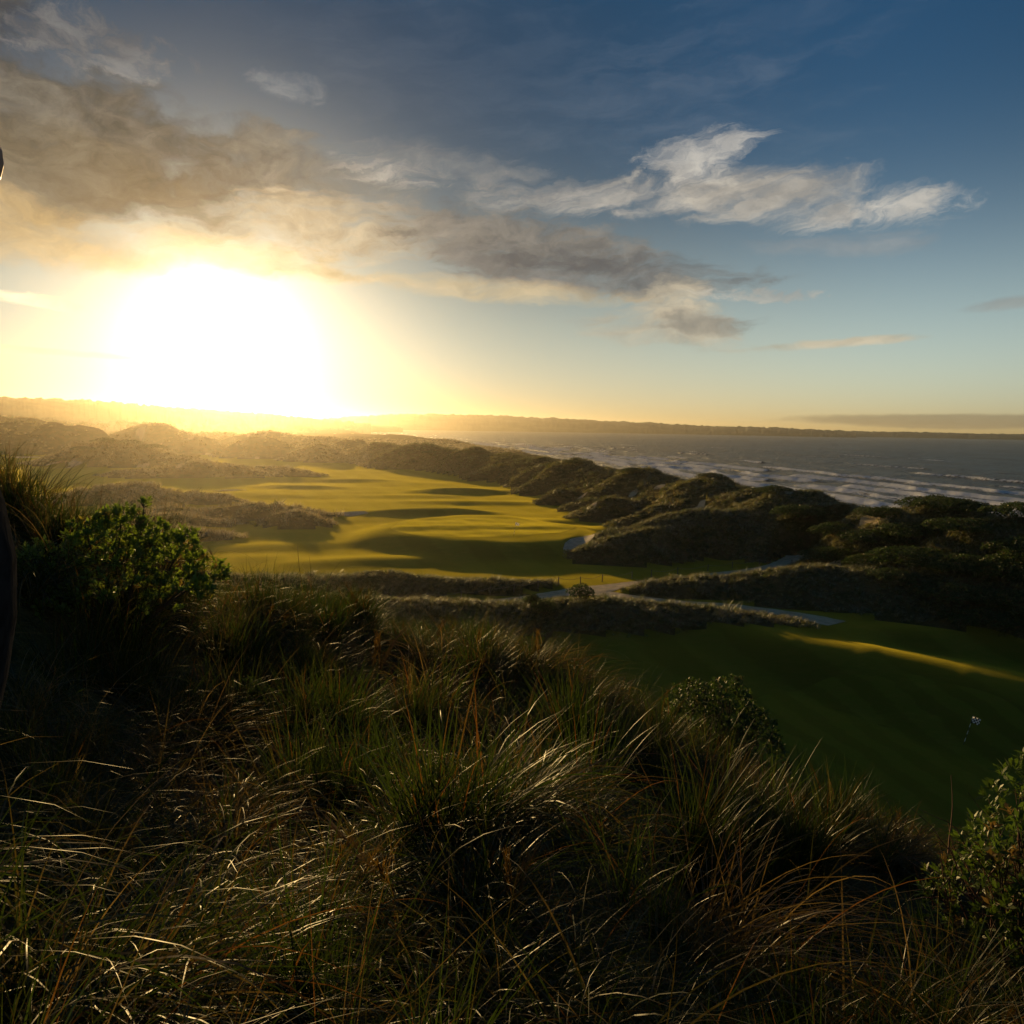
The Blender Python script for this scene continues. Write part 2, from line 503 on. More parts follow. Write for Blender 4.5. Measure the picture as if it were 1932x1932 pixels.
# ------------------------------------------------------------------ materials
def new_mat(name):
    m = bpy.data.materials.new(name)
    m.use_nodes = True
    nt = m.node_tree
    nt.nodes.clear()
    out = node(nt, 'ShaderNodeOutputMaterial')
    return m, nt, out


def pos(nt):
    g = node(nt, 'ShaderNodeNewGeometry')
    return N(nt, g.outputs['Position'])


def mapped(nt, v, sx, sy, sz, off=(0, 0, 0)):
    n = node(nt, 'ShaderNodeMapping')
    nt.links.new(v.k, n.inputs[0])
    n.inputs['Scale'].default_value = (sx, sy, sz)
    n.inputs['Location'].default_value = off
    return N(nt, n.outputs[0])


def principled(nt, out, **kw):
    b = node(nt, 'ShaderNodeBsdfPrincipled')
    for k, v in kw.items():
        k = k.replace('_', ' ')
        if isinstance(v, N):
            nt.links.new(v.k, b.inputs[k])
        elif isinstance(v, tuple):
            b.inputs[k].default_value = (*v, 1.0) if len(v) == 3 else v
        else:
            b.inputs[k].default_value = v
    nt.links.new(b.outputs[0], out.inputs[0])
    return b


def add_bump(nt, b, h, strength, dist):
    n = node(nt, 'ShaderNodeBump')
    n.inputs['Strength'].default_value = strength
    n.inputs['Distance'].default_value = dist
    nt.links.new(h.k, n.inputs['Height'])
    nt.links.new(n.outputs[0], b.inputs['Normal'])


def mat_ground():
    m, nt, out = new_mat('dune_soil')
    p = pos(nt)
    a = noise(nt, p, 0.35, 6, 0.6)
    b_ = noise(nt, p, 3.0, 4, 0.6)
    c = mixc(nt, a.ss(0.38, 0.62), (0.045, 0.050, 0.016), (0.105, 0.082, 0.036))
    c = mixc(nt, b_.ss(0.45, 0.7) * 0.5, c, (0.13, 0.10, 0.05))
    at = node(nt, 'ShaderNodeAttribute', attribute_name='sand')
    c = mixc(nt, (N(nt, at.outputs['Fac']) + (b_ - 0.5) * 0.8).ss(0.35, 0.6), c, (0.50, 0.40, 0.26))
    b = principled(nt, out, Base_Color=c, Roughness=0.95, Specular_IOR_Level=0.0)
    add_bump(nt, b, noise(nt, p, 2.2, 5, 0.7), 0.8, 0.35)
    return m


def mat_lawn(name, ca, cb, cc, sheen, bumpd=0.05, band=4.5):
    m, nt, out = new_mat(name)
    p = pos(nt)
    a = noise(nt, mapped(nt, p, 0.05, 0.11, 0.1), 1.0, 6, 0.62)
    d = noise(nt, mapped(nt, p, 0.5, 1.1, 1.0), 1.0, 6, 0.68)
    e = noise(nt, mapped(nt, p, 0.16, 0.24, 1.0, (7, 3, 0)), 1.0, 5, 0.7)
    c = mixc(nt, a.ss(0.35, 0.65), ca, cb)
    c = mixc(nt, d.ss(0.40, 0.68) * 0.8, c, cc)
    c = mixc(nt, noise(nt, p, 0.9, 5, 0.75).ss(0.50, 0.72) * 0.2, c, tuple(v * 0.45 for v in ca))
    c = mixc(nt, e.ss(0.56, 0.74) * 0.45, c, tuple(v * 1.5 for v in cc))
    # mowing bands: neighbouring passes lie in opposite directions
    sp = node(nt, 'ShaderNodeSeparateXYZ')
    nt.links.new(p.k, sp.inputs[0])
    x, y = N(nt, sp.outputs[0]), N(nt, sp.outputs[1])
    w = ((x * 0.93 + y * 0.36 + (a - 0.5) * 6.0) * (math.pi / band))._m('SINE').ss(-0.35, 0.35, 0.86, 1.10)
    c = mixc(nt, 1.0, c, xyz(nt, w, w, w), 'MULTIPLY')
    b = principled(nt, out, Base_Color=c, Roughness=0.9, Specular_IOR_Level=0.0, Sheen_Weight=sheen, Sheen_Roughness=0.45,
                   Sheen_Tint=(0.86, 0.71, 0.06))
    add_bump(nt, b, noise(nt, mapped(nt, p, 1.2, 2.2, 1.0), 1.6, 6, 0.7), 0.22, bumpd)
    return m


def mat_sand(name, col=(0.42, 0.36, 0.27)):
    m, nt, out = new_mat(name)
    p = pos(nt)
    a = noise(nt, p, 0.9, 6, 0.6)
    c = mixc(nt, a.ss(0.35, 0.68), tuple(v * 0.72 for v in col), col)
    c = mixc(nt, noise(nt, p, 6.0, 3, 0.6).ss(0.55, 0.75) * 0.35, c, tuple(v * 0.5 for v in col))
    b = principled(nt, out, Base_Color=c, Roughness=0.95, Specular_IOR_Level=0.1)
    add_bump(nt, b, noise(nt, p, 3.5, 5, 0.65), 0.7, 0.08)
    return m


def mat_blade(name, green, straw, rust, straw_at=0.62, gloss=0.10, rough=0.38, transl=0.5):
    m, nt, out = new_mat(name)
    at = node(nt, 'ShaderNodeAttribute', attribute_name='tone')
    oi = node(nt, 'ShaderNodeObjectInfo')
    t = N(nt, at.outputs['Fac'])
    rnd = N(nt, oi.outputs['Random'])
    big = noise(nt, pos(nt), 0.22, 3, 0.6)
    tt = t * 0.6 + rnd * 0.30 + (big - 0.5) * 0.8
    c = mixc(nt, tt.ss(straw_at - 0.22, straw_at + 0.12), green, straw)
    c = mixc(nt, (t * 7.31)._m('FRACT').ss(0.86, 0.95) * 0.7, c, rust)
    dif = node(nt, 'ShaderNodeBsdfDiffuse')
    tr = node(nt, 'ShaderNodeBsdfTranslucent')
    gl = node(nt, 'ShaderNodeBsdfGlossy')
    gl.inputs['Roughness'].default_value = rough
    gl.inputs['Color'].default_value = (0.9, 0.9, 0.85, 1)
    nt.links.new(c.k, dif.inputs[0])
    nt.links.new(c.k, tr.inputs[0])
    m1 = node(nt, 'ShaderNodeMixShader')
    m1.inputs[0].default_value = transl
    nt.links.new(dif.outputs[0], m1.inputs[1])
    nt.links.new(tr.outputs[0], m1.inputs[2])
    m2 = node(nt, 'ShaderNodeMixShader')
    lw = node(nt, 'ShaderNodeLayerWeight')
    lw.inputs['Blend'].default_value = 0.25
    f = N(nt, lw.outputs['Fresnel']) * (gloss * 3.0) + gloss * 0.4
    nt.links.new(f.k, m2.inputs[0])
    nt.links.new(m1.outputs[0], m2.inputs[1])
    nt.links.new(gl.outputs[0], m2.inputs[2])
    nt.links.new(m2.outputs[0], out.inputs[0])
    return m


def mat_plain(name, col, rough=0.7, var=0.25, scale=6.0, spec=0.2):
    m, nt, out = new_mat(name)
    tc = node(nt, 'ShaderNodeTexCoord')
    n = noise(nt, N(nt, tc.outputs['Object']), scale, 5, 0.6)
    c = mixc(nt, n.ss(0.3, 0.7), tuple(v * (1 - var) for v in col), tuple(min(1, v * (1 + var)) for v in col))
    b = principled(nt, out, Base_Color=c, Roughness=rough, Specular_IOR_Level=spec)
    add_bump(nt, b, n, 0.3, 0.01)
    return m


M_GROUND = mat_ground()
M_FAIR = mat_lawn('fairway_turf', (0.098, 0.106, 0.014), (0.128, 0.118, 0.016), (0.146, 0.118, 0.020), 0.34, 0.08)
M_GREEN = mat_lawn('green_turf', (0.114, 0.124, 0.015), (0.134, 0.130, 0.017), (0.146, 0.124, 0.020), 0.42, 0.03, 1.6)
M_SAND = mat_sand('bunker_sand', (0.64, 0.52, 0.36))
M_PATH = mat_sand('path_sand', (0.66, 0.51, 0.32))
M_BLADE = mat_blade('marram_near', (0.028, 0.046, 0.005), (0.165, 0.108, 0.030), (0.17, 0.058, 0.012), 0.64, 0.010, 0.38, 0.66)
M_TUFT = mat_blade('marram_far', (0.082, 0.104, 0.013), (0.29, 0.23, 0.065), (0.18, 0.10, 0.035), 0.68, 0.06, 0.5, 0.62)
M_TUFT_S = mat_blade('marram_rimlit', (0.090, 0.088, 0.020), (0.44, 0.34, 0.15), (0.26, 0.16, 0.06), 0.46, 0.10, 0.5, 0.68)  # straw lightened to put the sunward dunes' rim light into the colour
M_LEAF = mat_blade('shrub_leaf', (0.150, 0.215, 0.018), (0.26, 0.27, 0.04), (0.24, 0.13, 0.03), 0.72, 0.05, 0.45, 0.68)
M_LEAF_D = mat_blade('thicket_leaf', (0.048, 0.080, 0.009), (0.085, 0.110, 0.018), (0.09, 0.06, 0.02), 0.75, 0.05, 0.5, 0.5)
M_LEAF_R = mat_blade('twiggy_leaf', (0.066, 0.110, 0.010), (0.12, 0.15, 0.03), (0.20, 0.10, 0.03), 0.72, 0.05, 0.45, 0.55)
M_TWIG = mat_plain('twig_bark', (0.07, 0.05, 0.035), 0.85)
M_POST = mat_plain('weathered_post', (0.16, 0.13, 0.10), 0.85)
M_ROPE = mat_plain('rope', (0.30, 0.25, 0.18), 0.9)

# ------------------------------------------------------------------ ground sheet (one polar sheet out to the hills)
def polar(r0, r1, nr, az_list):
    rr = np.exp(np.linspace(math.log(r0), math.log(r1), nr))
    az = np.radians(az_list)
    Rg, Ag = np.meshgrid(rr, az, indexing='ij')
    return Rg * np.sin(Ag), Rg * np.cos(Ag)


def grid_faces(nr, na, wrap=False):
    i, j = np.meshgrid(np.arange(nr - 1), np.arange(na if wrap else na - 1), indexing='ij')
    j2 = (j + 1) % na
    a, b, c, d = i * na + j, i * na + j2, (i + 1) * na + j2, (i + 1) * na + j
    return np.stack([a, d, c, b], -1).reshape(-1, 4)


def build_ground():
    az = np.concatenate([np.linspace(-46, 46, 470), np.linspace(46, 314, 76)[1:-1]])
    nr = 560
    x, y = polar(0.5, 4300, nr, az)
    na = x.shape[1]
    z, rough, cd = land(x, y)
    V = np.stack([x, y, z], -1).reshape(-1, 3)
    Fc = grid_faces(nr, na, True)
    cen = len(V)
    V = np.vstack([V, [[0, 0, z[0].mean()]]])
    sand = np.append(bare(x, y).ravel(), 0.0)
    g = obj('ground', mesh_np('ground', V, Fc, M_GROUND, attrs={'sand': sand}))
    j = np.arange(na)
    prop(g, 'rough sandy dune ground of the links, running from the knoll to the hills', 'ground', kind='structure')
    # mown turf: the same lie, a few centimetres up
    crest = np.interp(y, [40, 98, 139, 195, 259, 310, 379, 427, 492, 585, 669, 800], [72, 55, 48, 36, 16, 2, -28, -58, -92, -138, -210, -300])
    mown = (rough < 0.42) & (x < crest)
    rg = np.hypot(x, y)
    for nm, sel, lab in (('fairway', mown & (rg > 92) & (rg < 640) & (np.abs(x) < 480) & ~((y < 101.5) & (x > -45)), 'wide golden green fairway winding between the dunes to the low sun'),
                         ('lawn', mown & (rg > 34) & (rg < 104) & (y < 101.5) & (x > -8), 'dark shaded mown turf below the knoll around the chequered flag')):
        fm = sel.reshape(-1)[Fc].sum(1) >= 3
        ff = Fc[fm]
        u, inv = np.unique(ff, return_inverse=True)
        vv = V[u].copy()
        vv[:, 2] += 0.035
        o = obj(nm, mesh_np(nm, vv, inv.reshape(-1, 4), M_FAIR))
        prop(o, lab, 'turf', kind='structure')


build_ground()


def drape_disc(name, outline, mat, lift, rings=14):
    """a filled sheet following the ground inside a closed outline"""
    P = np.array(outline, float)
    c = P.mean(0)
    ts = np.linspace(0, 1, rings + 1)[1:]
    V = [c[None]]
    for t in ts:
        V.append(c + (P - c) * t)
    V = np.vstack(V)
    n = len(P)
    z = land(V[:, 0], V[:, 1])[0] + lift
    V3 = np.column_stack([V, z])
    Fq = []
    for k in range(n):
        k2 = (k + 1) % n
        Fq.append((0, 1 + k, 1 + k2, 1 + k2))
        for t in range(rings - 1):
            a = 1 + t * n
            b = a + n
            Fq.append((a + k, b + k, b + k2, a + k2))
    me = bpy.data.meshes.new(name)
    me.from_pydata(V3.tolist(), [], [f[:3] if f[2] == f[3] else f for f in Fq])
    me.polygons.foreach_set('use_smooth', [True] * len(me.polygons))
    me.materials.append(mat)
    return obj(name, me)


def blob(cx, cy, rx, ry, turn, n=72, wob=0.10, seed=0):
    a = np.linspace(0, 2 * math.pi, n, endpoint=False)
    rr = 1 + wob * np.sin(2 * a + seed) + wob * 0.7 * np.sin(3 * a + 2.1 * seed) + 0.02 * np.sin(11 * a + seed)
    c, s = math.cos(R(turn)), math.sin(R(turn))
    px, py = rx * rr * np.cos(a), ry * rr * np.sin(a)
    return np.column_stack([cx + px * c - py * s, cy + px * s + py * c])


g1 = drape_disc('putting_green', blob(-6, 154, 16.5, 15.5, 0, 110, 0.06, 0.8), M_GREEN, 0.06, 26)
prop(g1, 'paler close mown putting green on a raised shelf round the distant flag', 'putting green', kind='structure')
g2 = drape_disc('putting_green', blob(31, 59, 12, 13, -30, 110, 0.06, 2.2), M_GREEN, 0.07, 26)
prop(g2, 'dark shaded putting green under the near chequered flag', 'putting green', kind='structure')
blabs = ['curved sand bunker cut beside the raised green, under a grassy dune', 'small pot bunker with raised lip out on the fairway',
         'oval pale bunker at the foot of a far hummock', 'tiny bunker next to the oval pale bunker',
         'long bunker in the farthest strip of fairway', 'shallow sandy scrape behind the pale rimmed hummock']
for b, lab in zip(BUNKERS, blabs):
    o = drape_disc('sand_bunker', blob(b[0], b[1], b[2], b[3], b[4], 60, 0.10, b[0]), M_SAND, 0.08, 10)
    prop(o, lab, 'bunker', kind='structure')


def ribbon(name, pts, mat, lift):
    P = np.array(pts, float)
    # Catmull-Rom resample
    out = []
    for i in range(len(P) - 1):
        p0, p1, p2, p3 = P[max(i - 1, 0)], P[i], P[i + 1], P[min(i + 2, len(P) - 1)]
        for t in np.linspace(0, 1, 14, endpoint=False):
            out.append(0.5 * ((2 * p1) + (-p0 + p2) * t + (2 * p0 - 5 * p1 + 4 * p2 - p3) * t ** 2 + (-p0 + 3 * p1 - 3 * p2 + p3) * t ** 3))
    out.append(P[-1])
    Q = np.array(out)
    d = np.gradient(Q[:, :2], axis=0)
    d /= np.linalg.norm(d, axis=1)[:, None]
    nrm = np.column_stack([-d[:, 1], d[:, 0]])
    m = 9
    n = len(Q)
    V = []
    for k in range(m):
        s = -1 + 2 * k / (m - 1)
        wob = 1 + 0.16 * fbm(Q[:, 0] / 1.7 + k // 5 * 40, Q[:, 1] / 1.7, 50, 2)
        xy = Q[:, :2] + nrm * (s * Q[:, 2] * wob)[:, None]
        V.append(np.column_stack([xy, land(xy[:, 0], xy[:, 1])[0] + lift]))
    V = np.stack(V, 1).reshape(-1, 3)
    return obj(name, mesh_np(name, V, grid_faces(n, m)[:, ::-1], mat))


prop(ribbon('path', PATHS[0], M_PATH, 0.075), 'pale sandy walking path curving behind the grassy bank to the roped junction', 'path', kind='structure')
prop(ribbon('path', PATHS[1], M_PATH, 0.095), 'pale sandy spur of path running down to the shaded lawn', 'path', kind='structure')


# ------------------------------------------------------------------ sea
def mat_sea():
    m, nt, out = new_mat('sea_water')
    p = pos(nt)
    at = node(nt, 'ShaderNodeAttribute', attribute_name='foam')
    fo = N(nt, at.outputs['Fac'])
    n1 = noise(nt, mapped(nt, p, 0.55, 0.26, 1.0), 1.0, 6, 0.70)
    n2 = noise(nt, mapped(nt, p, 0.05, 0.028, 1.0), 1.0, 4, 0.6)
    f = ((n1 - 0.5) * 1.5 + fo).ss(0.40, 0.62)
    cap = ((n1 - 0.5) * 1.2 + (n2 - 0.5) * 0.9).ss(0.36, 0.44) * 0.35
    f = f.mx(cap)
    n3 = noise(nt, mapped(nt, p, 0.020, 0.009, 1.0), 1.0, 6, 0.75)
    c = mixc(nt, n3.ss(0.38, 0.62), (0.004, 0.014, 0.022), (0.026, 0.060, 0.080))
    b = principled(nt, out, Base_Color=c, Roughness=0.36, Specular_IOR_Level=0.10, IOR=1.33)
    h = noise(nt, mapped(nt, p, 0.33, 0.17, 1.0), 1.0, 6, 0.64)
    h2 = noise(nt, mapped(nt, p, 0.07, 0.04, 1.0), 1.0, 4, 0.6)
    add_bump(nt, b, h * 1.0 + h2 * 2.0, 1.0, 5.0)
    d = node(nt, 'ShaderNodeBsdfDiffuse')
    t = node(nt, 'ShaderNodeBsdfTranslucent')
    for q in (d, t):
        q.inputs[0].default_value = (0.86, 0.87, 0.87, 1)
    bn = node(nt, 'ShaderNodeBump')
    bn.inputs['Strength'].default_value = 1.0
    bn.inputs['Distance'].default_value = 0.5
    nt.links.new(n1.k, bn.inputs['Height'])
    nt.links.new(bn.outputs[0], d.inputs['Normal'])
    m1, m2 = node(nt, 'ShaderNodeMixShader'), node(nt, 'ShaderNodeMixShader')
    m1.inputs[0].default_value = 0.2
    nt.links.new(d.outputs[0], m1.inputs[1])
    nt.links.new(t.outputs[0], m1.inputs[2])
    nt.links.new(f.k, m2.inputs[0])
    nt.links.new(b.outputs[0], m2.inputs[1])
    nt.links.new(m1.outputs[0], m2.inputs[2])
    nt.links.new(m2.outputs[0], out.inputs[0])
    return m


def build_sea():
    az = np.concatenate([np.linspace(-40, -16, 40), np.linspace(-16, 46, 420)[1:], np.linspace(46, 120, 30)[1:]])
    rr = np.concatenate([np.exp(np.linspace(math.log(120), math.log(1300), 430)), np.exp(np.linspace(math.log(1300), math.log(7200), 90))[1:]])
    Rg, Ag = np.meshgrid(rr, np.radians(az), indexing='ij')
    x, y = Rg * np.sin(Ag), Rg * np.cos(Ag)
    s = -coast_dist(x, y)                       # metres offshore
    # coordinate along the shore
    t = x * -0.30 + y * 0.954
    s2 = s + 9 * fbm(t / 60, s / 90, 80, 2) + 3 * fbm(t / 14, s / 30, 81, 2)
    z = 0.50 * fbm(s / 16, t / 40, 82, 3) + 0.22 * fbm(s / 6, t / 12, 83, 2)
    foam = np.zeros_like(x)
    for k, s0 in enumerate((28, 50, 74, 100, 130, 165, 205, 255, 320, 410)):
        gate = sstep(fbm(t / (40 + 6 * k) + 9.1 * k, s * 0 + 3.3 * k, 90 + k, 2), -0.60 + 0.085 * k, -0.25 + 0.085 * k)
        d = s2 - s0
        z = z + gate * (1.3 if k < 7 else 0.8) * np.where(d > 0, np.exp(-(d / 5.0) ** 2), np.exp(-(d / 2.0) ** 2))
        trail = np.where(d > 0, np.exp(-(d / 1.2) ** 2), np.exp(d / (11.0 if k < 4 else 4.5)))
        foam = np.maximum(foam, gate * trail * (1.05 if k < 6 else 0.85))
    swash = sstep(s, 190, 10) * 0.50 * (0.5 + 0.5 * fbm(t / 16, s2 / 7, 99, 3))
    foam = np.maximum(foam, swash)
    z = z * sstep(s, -20, 15) + SEA_Z
    V = np.stack([x, y, z], -1).reshape(-1, 3)
    o = obj('sea', mesh_np('sea', V, grid_faces(*x.shape), mat_sea(), attrs={'foam': foam.ravel()}))
    prop(o, 'dark choppy sea with white breakers along the shore', 'sea', kind='structure')


build_sea()


# ------------------------------------------------------------------ far land
def far_ridge(name, pts, width, mat, tree_amp, tree_len, seed, n=700, m=16):
    """pts: azimuth deg, distance, crest height"""
    P = np.array(pts, float)
    u = np.linspace(0, 1, n)
    pu = np.linspace(0, 1, len(P))
    a = np.interp(u, pu, P[:, 0])
    d = np.interp(u, pu, P[:, 1])
    h = np.interp(u, pu, P[:, 2])
    k = np.ones(15) / 15
    h = np.convolve(np.pad(h, 7, 'edge'), k, 'valid')
    L = u * abs(P[-1, 0] - P[0, 0]) * np.pi / 180 * d.mean()
    V = []
    prof = np.concatenate([np.linspace(-1, 0, m // 2 + 1), np.linspace(0, 1, 5)[1:]])
    for q in prof:
        dd = d + q * width
        lump = fbm(L / 240 + 5, dd / 200, seed + 3, 3)
        f = (1 - abs(q) ** 1.5) if q < 0 else (1 - q)
        tr = tree_amp * np.clip(0.45 + 0.9 * fbm(L / tree_len, dd / 25, seed, 3), 0, 1.3) * (f > 0.02)
        z = SEA_Z - 1 + (h - SEA_Z + 1) * f * (1 + 0.10 * lump * (1 - f)) + tr * min(1, f * 3)
        V.append(np.column_stack([dd * np.sin(np.radians(a)), dd * np.cos(np.radians(a)), z]))
    V = np.stack(V, 1).reshape(-1, 3)
    return obj(name, mesh_np(name, V, grid_faces(n, len(prof))[:, ::-1], mat))


def mat_far(name, a, b):
    m, nt, out = new_mat(name)
    p = pos(nt)
    n = noise(nt, p, 0.006, 6, 0.65)
    c = mixc(nt, n.ss(0.4, 0.6), a, b)
    c = mixc(nt, noise(nt, p, 0.03, 3, 0.7).ss(0.62, 0.70) * 0.25, c, (0.20, 0.17, 0.12))
    principled(nt, out, Base_Color=c, Roughness=0.95, Specular_IOR_Level=0.1)
    return m


M_FAR = mat_far('far_wooded_land', (0.035, 0.045, 0.018), (0.10, 0.095, 0.045))
prop(far_ridge('headland', [(-14, 4200, 32.6), (-11, 4200, 50.6), (-8, 4260, 68.6), (-4.5, 4320, 73.4), (-1, 4380, 71.0), (4, 4500, 60.2), (9, 4560, 48.2), (13, 4620, 36.2),
                            (17, 4620, 32.6), (20, 4650, 26.6), (23, 4680, 18.2)], 620, M_FAR, 8, 20, 200),
     'long wooded headland across the bay on the horizon', 'headland', kind='structure')
prop(far_ridge('headland', [(19, 5160, 11.0), (22, 5160, 19.4), (26, 5220, 23.0), (31, 5280, 20.6), (36, 5340, 21.8), (44, 5400, 23.0)], 450, M_FAR, 5.5, 24, 240),
     'thin low line of land at the far end of the horizon', 'headland', kind='structure')
prop(far_ridge('hills', [(-60, 1800, 44.6), (-45, 1800, 50.6), (-33, 1800, 56.6), (-28, 1830, 55.4), (-24, 1860, 48.2), (-20, 1980, 42.2), (-16, 2160, 35.0), (-13, 2340, 26.6), (-10, 2520, 17.0)],
               420, M_FAR, 5.5, 12, 280), 'hazy wooded hills beneath the sun', 'hills', kind='structure')
prop(far_ridge('hills', [(-60, 1450, 12), (-45, 1450, 14), (-34, 1450, 18), (-30, 1470, 16), (-25, 1500, 13), (-20, 1560, 10), (-14, 1700, 6), (-11, 1900, 2)],
               250, M_FAR, 8, 13, 320), 'low tree dotted rise in front of the hazy hills', 'hills', kind='structure')
prop(far_ridge('spit', [(-17, 2580, 12.2), (-14, 2640, 17.0), (-11, 2700, 14.0), (-8.5, 2760, 10.4), (-7.8, 2790, 5.6)], 150, M_FAR, 3, 18, 360),
     'low spit of land reaching into the bay below the headland', 'spit', kind='structure')


# ------------------------------------------------------------------ grass
def blade_mesh(name, mat, n, L, lean, bend, width, spread, segs, wind=0.5, seed=0, up=0.0, tone=(0, 1)):
    """a tuft of tapering ribbons; wind blows towards +x"""
    r = np.random.default_rng(seed)
    V, Fq, T = [], [], []
    for i in range(n):
        l = r.uniform(*L)
        az = r.uniform(0, 2 * math.pi)
        dx, dy = math.cos(az) + wind * r.uniform(0.4, 1.6), math.sin(az)
        dl = math.hypot(dx, dy) + 1e-6
        dx, dy = dx / dl, dy / dl
        b0 = r.uniform(0, spread) ** 1.0
        a0 = r.uniform(0, 2 * math.pi)
        p = np.array([b0 * math.cos(a0), b0 * math.sin(a0), -0.03 + up])
        th = R(r.uniform(*lean))
        bd = R(r.uniform(*bend))
        tw = r.normal(0, 0.35)
        w = r.uniform(0.7, 1.2) * width
        tn = r.uniform(*tone)
        k0 = len(V)
        for s in range(segs + 1):
            u = s / segs
            a = th + bd * u ** 1.4
            d = np.array([dx * math.sin(a), dy * math.sin(a), math.cos(a)])
            if s:
                p = p + d * (l / segs)
            side = np.array([-dy * math.cos(tw) + dx * math.sin(tw) * math.cos(a), dx * math.cos(tw) + dy * math.sin(tw) * math.cos(a), -math.sin(tw) * math.sin(a)])
            ww = w * (1 - u ** 2.2) * 0.5 + w * 0.02
            V.append(p - side * ww)
            V.append(p + side * ww)
            T += [tn, tn]
            if s:
                a_ = k0 + 2 * (s - 1)
                Fq.append((a_, a_ + 1, a_ + 3, a_ + 2))
    return mesh_np(name, np.array(V), np.array(Fq), mat, True, {'tone': T})


def seed_mesh(name, mat, seed):
    """a few stalks carrying loose brown seed heads"""
    r = np.random.default_rng(seed)
    V, Fq, T = [], [], []

    def quad(a, b, w, tn, side):
        k = len(V)
        V.extend([a - side * w, a + side * w, b + side * w * 0.3, b - side * w * 0.3])
        T.extend([tn] * 4)
        Fq.append((k, k + 1, k + 2, k + 3))
    for i in range(4):
        l = r.uniform(0.55, 0.85)
        az = r.uniform(-0.9, 0.9)
        p = np.array([r.normal(0, .06), r.normal(0, .06), 0.0])
        th = r.uniform(0.1, 0.4)
        for s in range(7):
            a = th + 0.6 * (s / 7) ** 2
            d = np.array([math.cos(az) * math.sin(a), math.sin(az) * math.sin(a), math.cos(a)])
            q = p + d * l / 7
            sd = np.array([-math.sin(az), math.cos(az), 0])
            quad(p, q, 0.0016, 0.9, sd)
            p = q
            if s >= 4:
                for k in range(10):
                    e = d * r.uniform(0.02, 0.07) + r.normal(0, 0.018, 3)
                    quad(p - d * r.uniform(0, l / 7), p + e, 0.0035, 0.125, sd)
    return mesh_np(name, np.array(V), np.array(Fq), mat, True, {'tone': T})


def tuft_collection(name, meshes):
    c = bpy.data.collections.new(name)
    for i, me in enumerate(meshes):
        o = bpy.data.objects.new('%s_%02d' % (name, i), me)
        c.objects.link(o)
    return c


def scatter(name, pts, rot, scl, idx, coll, label):
    me = bpy.data.meshes.new(name)
    me.vertices.add(len(pts))
    me.vertices.foreach_set('co', np.asarray(pts, np.float32).ravel())
    a = me.attributes.new('rot', 'FLOAT_VECTOR', 'POINT')
    a.data.foreach_set('vector', np.asarray(rot, np.float32).ravel())
    a = me.attributes.new('scl', 'FLOAT', 'POINT')
    a.data.foreach_set('value', np.asarray(scl, np.float32))
    a = me.attributes.new('pick', 'INT', 'POINT')
    a.data.foreach_set('value', np.asarray(idx, np.int32))
    o = obj(name, me)
    ng = bpy.data.node_groups.new(name, 'GeometryNodeTree')
    ng.interface.new_socket('Geometry', in_out='INPUT', socket_type='NodeSocketGeometry')
    ng.interface.new_socket('Geometry', in_out='OUTPUT', socket_type='NodeSocketGeometry')
    gi, go = ng.nodes.new('NodeGroupInput'), ng.nodes.new('NodeGroupOutput')
    ci = ng.nodes.new('GeometryNodeCollectionInfo')
    ci.inputs['Collection'].default_value = coll
    ci.inputs['Separate Children'].default_value = True
    ci.inputs['Reset Children'].default_value = True
    ip = ng.nodes.new('GeometryNodeInstanceOnPoints')
    ip.inputs['Pick Instance'].default_value = True

    def att(nm, typ):
        n = ng.nodes.new('GeometryNodeInputNamedAttribute')
        n.data_type = typ
        n.inputs['Name'].default_value = nm
        return n.outputs['Attribute']
    ng.links.new(gi.outputs[0], ip.inputs['Points'])
    ng.links.new(ci.outputs[0], ip.inputs['Instance'])
    ng.links.new(att('pick', 'INT'), ip.inputs['Instance Index'])
    e2r = ng.nodes.new('FunctionNodeEulerToRotation')
    ng.links.new(att('rot', 'FLOAT_VECTOR'), e2r.inputs[0])
    ng.links.new(e2r.outputs[0], ip.inputs['Rotation'])
    ng.links.new(att('scl', 'FLOAT'), ip.inputs['Scale'])
    ng.links.new(ip.outputs[0], go.inputs[0])
    md = o.modifiers.new('scatter', 'NODES')
    md.node_group = ng
    prop(o, label, 'grass', kind='stuff')
    return o


def cone_points(r0, r1, density, half_az, seed):
    r = np.random.default_rng(seed)
    area = R(2 * half_az) / 2 * (r1 * r1 - r0 * r0)
    n = int(area * density)
    rr = np.sqrt(r.uniform(r0 * r0, r1 * r1, n))
    a = R(1) * r.uniform(-half_az, half_az, n)
    return rr * np.sin(a), rr * np.cos(a), r


near_meshes = ([blade_mesh('tuft', M_BLADE, 44, (0.40, 0.85), (3, 26), (8, 50), 0.0078, 0.10, 6, 0.15, 100 + i, tone=(0.0, 0.5)) for i in range(3)]
               + [blade_mesh('tuft', M_BLADE, 48, (0.50, 1.00), (8, 45), (60, 150), 0.0068, 0.12, 8, 0.3, 200 + i, tone=(0.15, 0.95)) for i in range(4)]
               + [blade_mesh('tuft', M_BLADE, 64, (0.35, 0.85), (55, 86), (-10, 35), 0.0036, 0.22, 6, 0.35, 300 + i, up=0.05, tone=(0.35, 1.0)) for i in range(3)]
               + [seed_mesh('seed_head', M_BLADE, 400)])
NEAR = tuft_collection('near_tuft', near_meshes)
mid_meshes = [blade_mesh('tuft', M_TUFT, 42, (0.35, 0.80), (8, 40), (20, 90), 0.020, 0.30, 4, 0.8, 500 + i, tone=(0, 1)) for i in range(5)]
MID = tuft_collection('mid_tuft', mid_meshes)
far_meshes = [blade_mesh('tuft', M_TUFT, 44, (0.4, 0.95), (8, 50), (10, 80), 0.05, 0.75, 3, 0.6, 600 + i, tone=(0, 1)) for i in range(4)]
